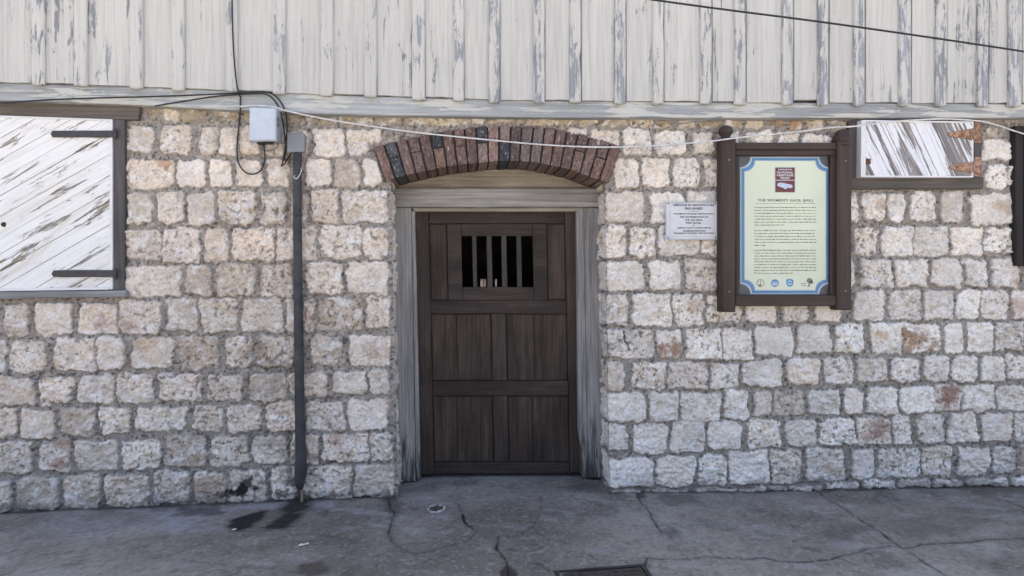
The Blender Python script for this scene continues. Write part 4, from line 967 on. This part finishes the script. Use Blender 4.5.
# ------------------------------------------------------------------ notice board
YQ = -0.13
x, z = at(785, 312, YQ)
nb_ = thing('notice_board', (x, 0, z), 'dark brown wooden notice board with cream history panel and blue border', 'notice board')
posts = [((722.0, 137), (736.5, 137), (736, 312.2), (722.2, 312.2)), ((838.5, 141), (852.5, 141), (852.4, 310.2), (838, 310.2))]
for k, pq in enumerate(posts):
    mb = MB(); mb.pprism(list(pq), YQ, -0.04, bev=0.012, seg=0.2, jit=0.0006); p = mb.build('post', M_SIGNWOOD, nb_)
    cxm, zt = at((pq[0][0]+pq[1][0])/2-(1 if k == 0 else -1), pq[0][1], YQ)
    yc = (YQ-0.04)/2
    prof = [(0.050, -0.03), (0.044, 0.0), (0.030, 0.006), (0.034, 0.016), (0.046, 0.030), (0.052, 0.048), (0.048, 0.068), (0.034, 0.084), (0.012, 0.092), (0.001, 0.0925)] if k == 0 else \
           [(0.060, -0.03), (0.058, 0.0), (0.050, 0.004), (0.066, 0.014), (0.064, 0.028), (0.052, 0.036), (0.055, 0.05), (0.05, 0.07), (0.036, 0.086), (0.014, 0.094), (0.001, 0.0945)]
    mb = MB(); mb.lathe(cxm, yc, [(r_, zt+h_) for r_, h_ in prof], 22); mb.build('finial', M_SIGNWOOD, p)
    for yy in ((160, 292) if k == 0 else (161, 291)):
        mb = MB(); mb.tube([at3((pq[0][0]+pq[1][0])/2, yy, YQ-0.003), at3((pq[0][0]+pq[1][0])/2, yy, YQ+0.006)], 0.008, 10, sub=1); mb.build('screw', M_SCREW, p)
mb = MB(); mb.prect(735.6, 838.3, 142.5, 149.6, YQ+0.025, -0.04, bev=0.006); mb.prect(735.6, 838.3, 149.8, 155.2, YQ+0.04, -0.04, bev=0.004); mb.build('rail', M_SIGNWOODX, nb_)
mb = MB(); mb.prect(735.4, 838.3, 295, 306.2, YQ+0.025, -0.04, bev=0.006); mb.build('rail', M_SIGNWOODX, nb_)
mb = MB(); mb.prect(735.7, 739.5, 155.6, 294.8, YQ+0.042, -0.04, bev=0.004); mb.build('side_strip', M_SIGNWOOD, nb_); mb = MB(); mb.prect(830.8, 838.2, 155.6, 294.8, YQ+0.042, -0.04, bev=0.004); mb.build('side_strip', M_SIGNWOOD, nb_)
YN = YQ+0.075
mb = MB(); mb.prect(738.5, 831.5, 155, 295.5, YN, YN+0.012, bev=0.001); pan = mb.build('backing_panel', M_BACK, nb_)
def notched(x0, x1, ya, yb, r, n=8):
    P = []
    for cx, cy, s in ((x0, ya, 90), (x1, ya, 180), (x1, yb, 270), (x0, yb, 0)):
        for k in range(n+1):
            t = math.radians(s-90*k/n) ; P.append((cx+r*math.cos(t), cy+r*math.sin(t)))
    return P
nq = []
def sheet(name, mat, e, r, y, par):
    mb = MB(); Pp = notched(740.2+e, 829.4-e, 157+e, 294.2-e, r)
    mb.prism([at(a, b, YN) for a, b in Pp], y-0.001, y, bev=0.0002); return mb.build(name, mat, par)
sheet('border_edge', M_PALE, 0, 10.3, YN-0.0008, pan)
sheet('border', M_BLUE, 1.1, 10.6, YN-0.0022, pan)
sheet('border_edge', M_PALE, 3.6, 10.6, YN-0.0036, pan)
sheet('sheet', M_SHEET, 4.3, 10.6, YN-0.0050, pan)
YT = YN-0.0066
def flat(name, mat, polys, y=YT, th=0.0008):
    mb = MB()
    for Pp in polys: mb.prism([at(a, b, YN) for a, b in Pp], y-th, y, bev=0.0001)
    return mb.build(name, mat, pan)
R4 = lambda a, b, c, d: [(a, c), (b, c), (b, d), (a, d)]
flat('emblem', M_PLAQUERIM, [R4(774.3, 794.7, 167.2, 192.8)])
flat('emblem_field', M_MAROON, [R4(774.9, 794.1, 167.9, 179.9), R4(774.9, 794.1, 180.9, 192.2)], YT-0.001)
for i, (t, a, b) in enumerate((('JAMAICA', 777.2, 791.4), ('NATIONAL', 776.2, 792.6), ('HERITAGE', 776.2, 792.6), ('TRUST', 779.2, 789.4))):
    c = 168.9+i*2.75; (x0, z1), (x1, z0) = at(a, c, YN), at(b, c+2.15, YN)
    text_mesh('emblem_lettering', t, x0, x1, z0, z1, YT-0.0030, M_PLAQUE, pan, 0.03)
isl = [(776.6, 184), (779, 182.6), (783, 183.2), (787, 184.2), (791, 185), (792.2, 187), (790.5, 188.4), (787, 188), (784.8, 189.6), (782.5, 188), (779.5, 187), (777, 186)]
flat('island_shape', M_ICE, [isl], YT-0.002)
(x0, z1), (x1, z0) = at(757, 198.9, YN), at(812.5, 202.6, YN)
text_mesh('title_lettering', "THE WOMEN'S GAOL (JAIL)", x0, x1, z0, z1, YT-0.0006, M_INK2, pan, 0.015)
flat('title_rule', M_INK2, [R4(755, 815, 203.4, 203.75)])
rt = random.Random(3)
lines = []
def para(y0, y1, n, last):
    for i in range(n):
        y = y0+(y1-y0)*i/(n-1); xe_ = 815.8 if i < n-1 else last; x_ = 753.8
        while x_ < xe_-0.8:
            w = min(rt.choice((0.9, 1.5, 2.3, 3.2, 4.2, 5.2)), xe_-x_)
            u = x_
            while u < x_+w-0.2:
                lw = rt.uniform(0.35, 0.6); hh = rt.choice((0.55, 0.6, 0.9)); up_ = rt.choice((0, 0, 0.3))
                lines.append(R4(u, min(u+lw, x_+w), y-hh/2-up_, y+hh/2)); u += lw+0.13
            x_ += w+0.75
para(207.6, 225.2, 7, 784); para(230.7, 245.4, 6, 766); para(250.4, 273.3, 9, 792)
flat('body_text', M_INK2, lines)
circ = lambda cx, cy, rx, ry, n=20: [(cx+rx*math.cos(2*PI*k/n), cy+ry*math.sin(2*PI*k/n)) for k in range(n)]
def ringp(cx, cy, r, w, a0=0, a1=360, n=18):
    o = []
    for k in range(n):
        t0, t1 = math.radians(a0+(a1-a0)*k/n), math.radians(a0+(a1-a0)*(k+1)/n)
        o.append([(cx+r*math.cos(t0), cy+r*math.sin(t0)), (cx+r*math.cos(t1), cy+r*math.sin(t1)), (cx+(r-w)*math.cos(t1), cy+(r-w)*math.sin(t1)), (cx+(r-w)*math.cos(t0), cy+(r-w)*math.sin(t0))])
    return o
flat('round_logo', M_INK2, ringp(760, 283, 3.9, 0.6)+[[(759.7, 279.5), (760.3, 279.5), (760.3, 284), (759.7, 284)], circ(759.6, 285.3, 1.5, 1.6, 10), circ(758, 281.6, .6, .6, 8)])
flat('round_logo', M_LOGOBLUE, [circ(774.5, 283.2, 4, 3.9)])
flat('logo_columns', M_PLAQUE, [R4(771.6, 777.4, 282, 282.5)]+[R4(772+k*2, 773.2+k*2, 282.8, 285.6) for k in range(3)], YT-0.001)
flat('shield_logo', M_LOGOBLUE, [[(785.6, 280.4), (787, 279), (791.6, 279), (793, 280.4), (792.9, 283.5), (791.6, 285.9), (789.3, 287), (787, 285.9), (785.7, 283.5)]])
flat('shield_field', M_ICE, [circ(789.3, 282.8, 2.3, 2.4)], YT-0.001)
flat('shield_bar', M_LOGOBLUE, [R4(787.4, 791.2, 282, 283.4)], YT-0.002)
flat('tree_logo', M_INK2, [circ(809, 280.6, 2.9, 2.6, 12), circ(811.2, 282.2, 1.6, 1.7, 10), [(808.3, 282.5), (809.6, 282.5), (809.2, 286.6), (806.8, 286.6), (807.8, 285)]]+[R4(800.4, 805.6, 283.2, 283.8), R4(800.4, 805.6, 285, 285.6)])
mb = MB(); mb.tube([at3(829, 290, YN-0.01), at3(829.6, 292.5, YN-0.012), at3(828.6, 293.8, YN-0.012)], 0.006, 8); mb.build('latch', M_INK, nb_)

# ------------------------------------------------------------------ light
w = bpy.data.worlds.new('World'); S.world = w; w.use_nodes = True
nt = w.node_tree; bg = nt.nodes['Background']
sky = nt.nodes.new('ShaderNodeTexSky'); sky.sky_type = 'NISHITA'; sky.sun_disc = False
SUN_EL, SUN_AZ = math.radians(50), math.radians(-14)     # behind the building, a little to the left
sky.sun_elevation = SUN_EL; sky.sun_rotation = SUN_AZ
sky.air_density = 0.7; sky.dust_density = 7.0; sky.ozone_density = 0.3
nt.links.new(sky.outputs['Color'], bg.inputs['Color']); bg.inputs['Strength'].default_value = 0.15
sl = bpy.data.lights.new('sun', 'SUN'); sl.energy = 4.0; sl.angle = math.radians(0.5); sl.color = (1.0, 0.95, 0.87)
so = bpy.data.objects.new('sun', sl); COL.objects.link(so)
dv = Vector((math.sin(SUN_AZ)*math.cos(SUN_EL), math.cos(SUN_AZ)*math.cos(SUN_EL), math.sin(SUN_EL)))
so.rotation_euler = dv.to_track_quat('Z', 'Y').to_euler(); so.location = dv*20
vs_ = S.view_settings; vs_.view_transform = 'Standard'; vs_.look = 'None'; vs_.gamma = 1.0; vs_.exposure = 2.06; vs_.use_curve_mapping = False
S.render.filter_size = 1.1
S.cycles.max_bounces = 6
S.cycles.use_denoising = True
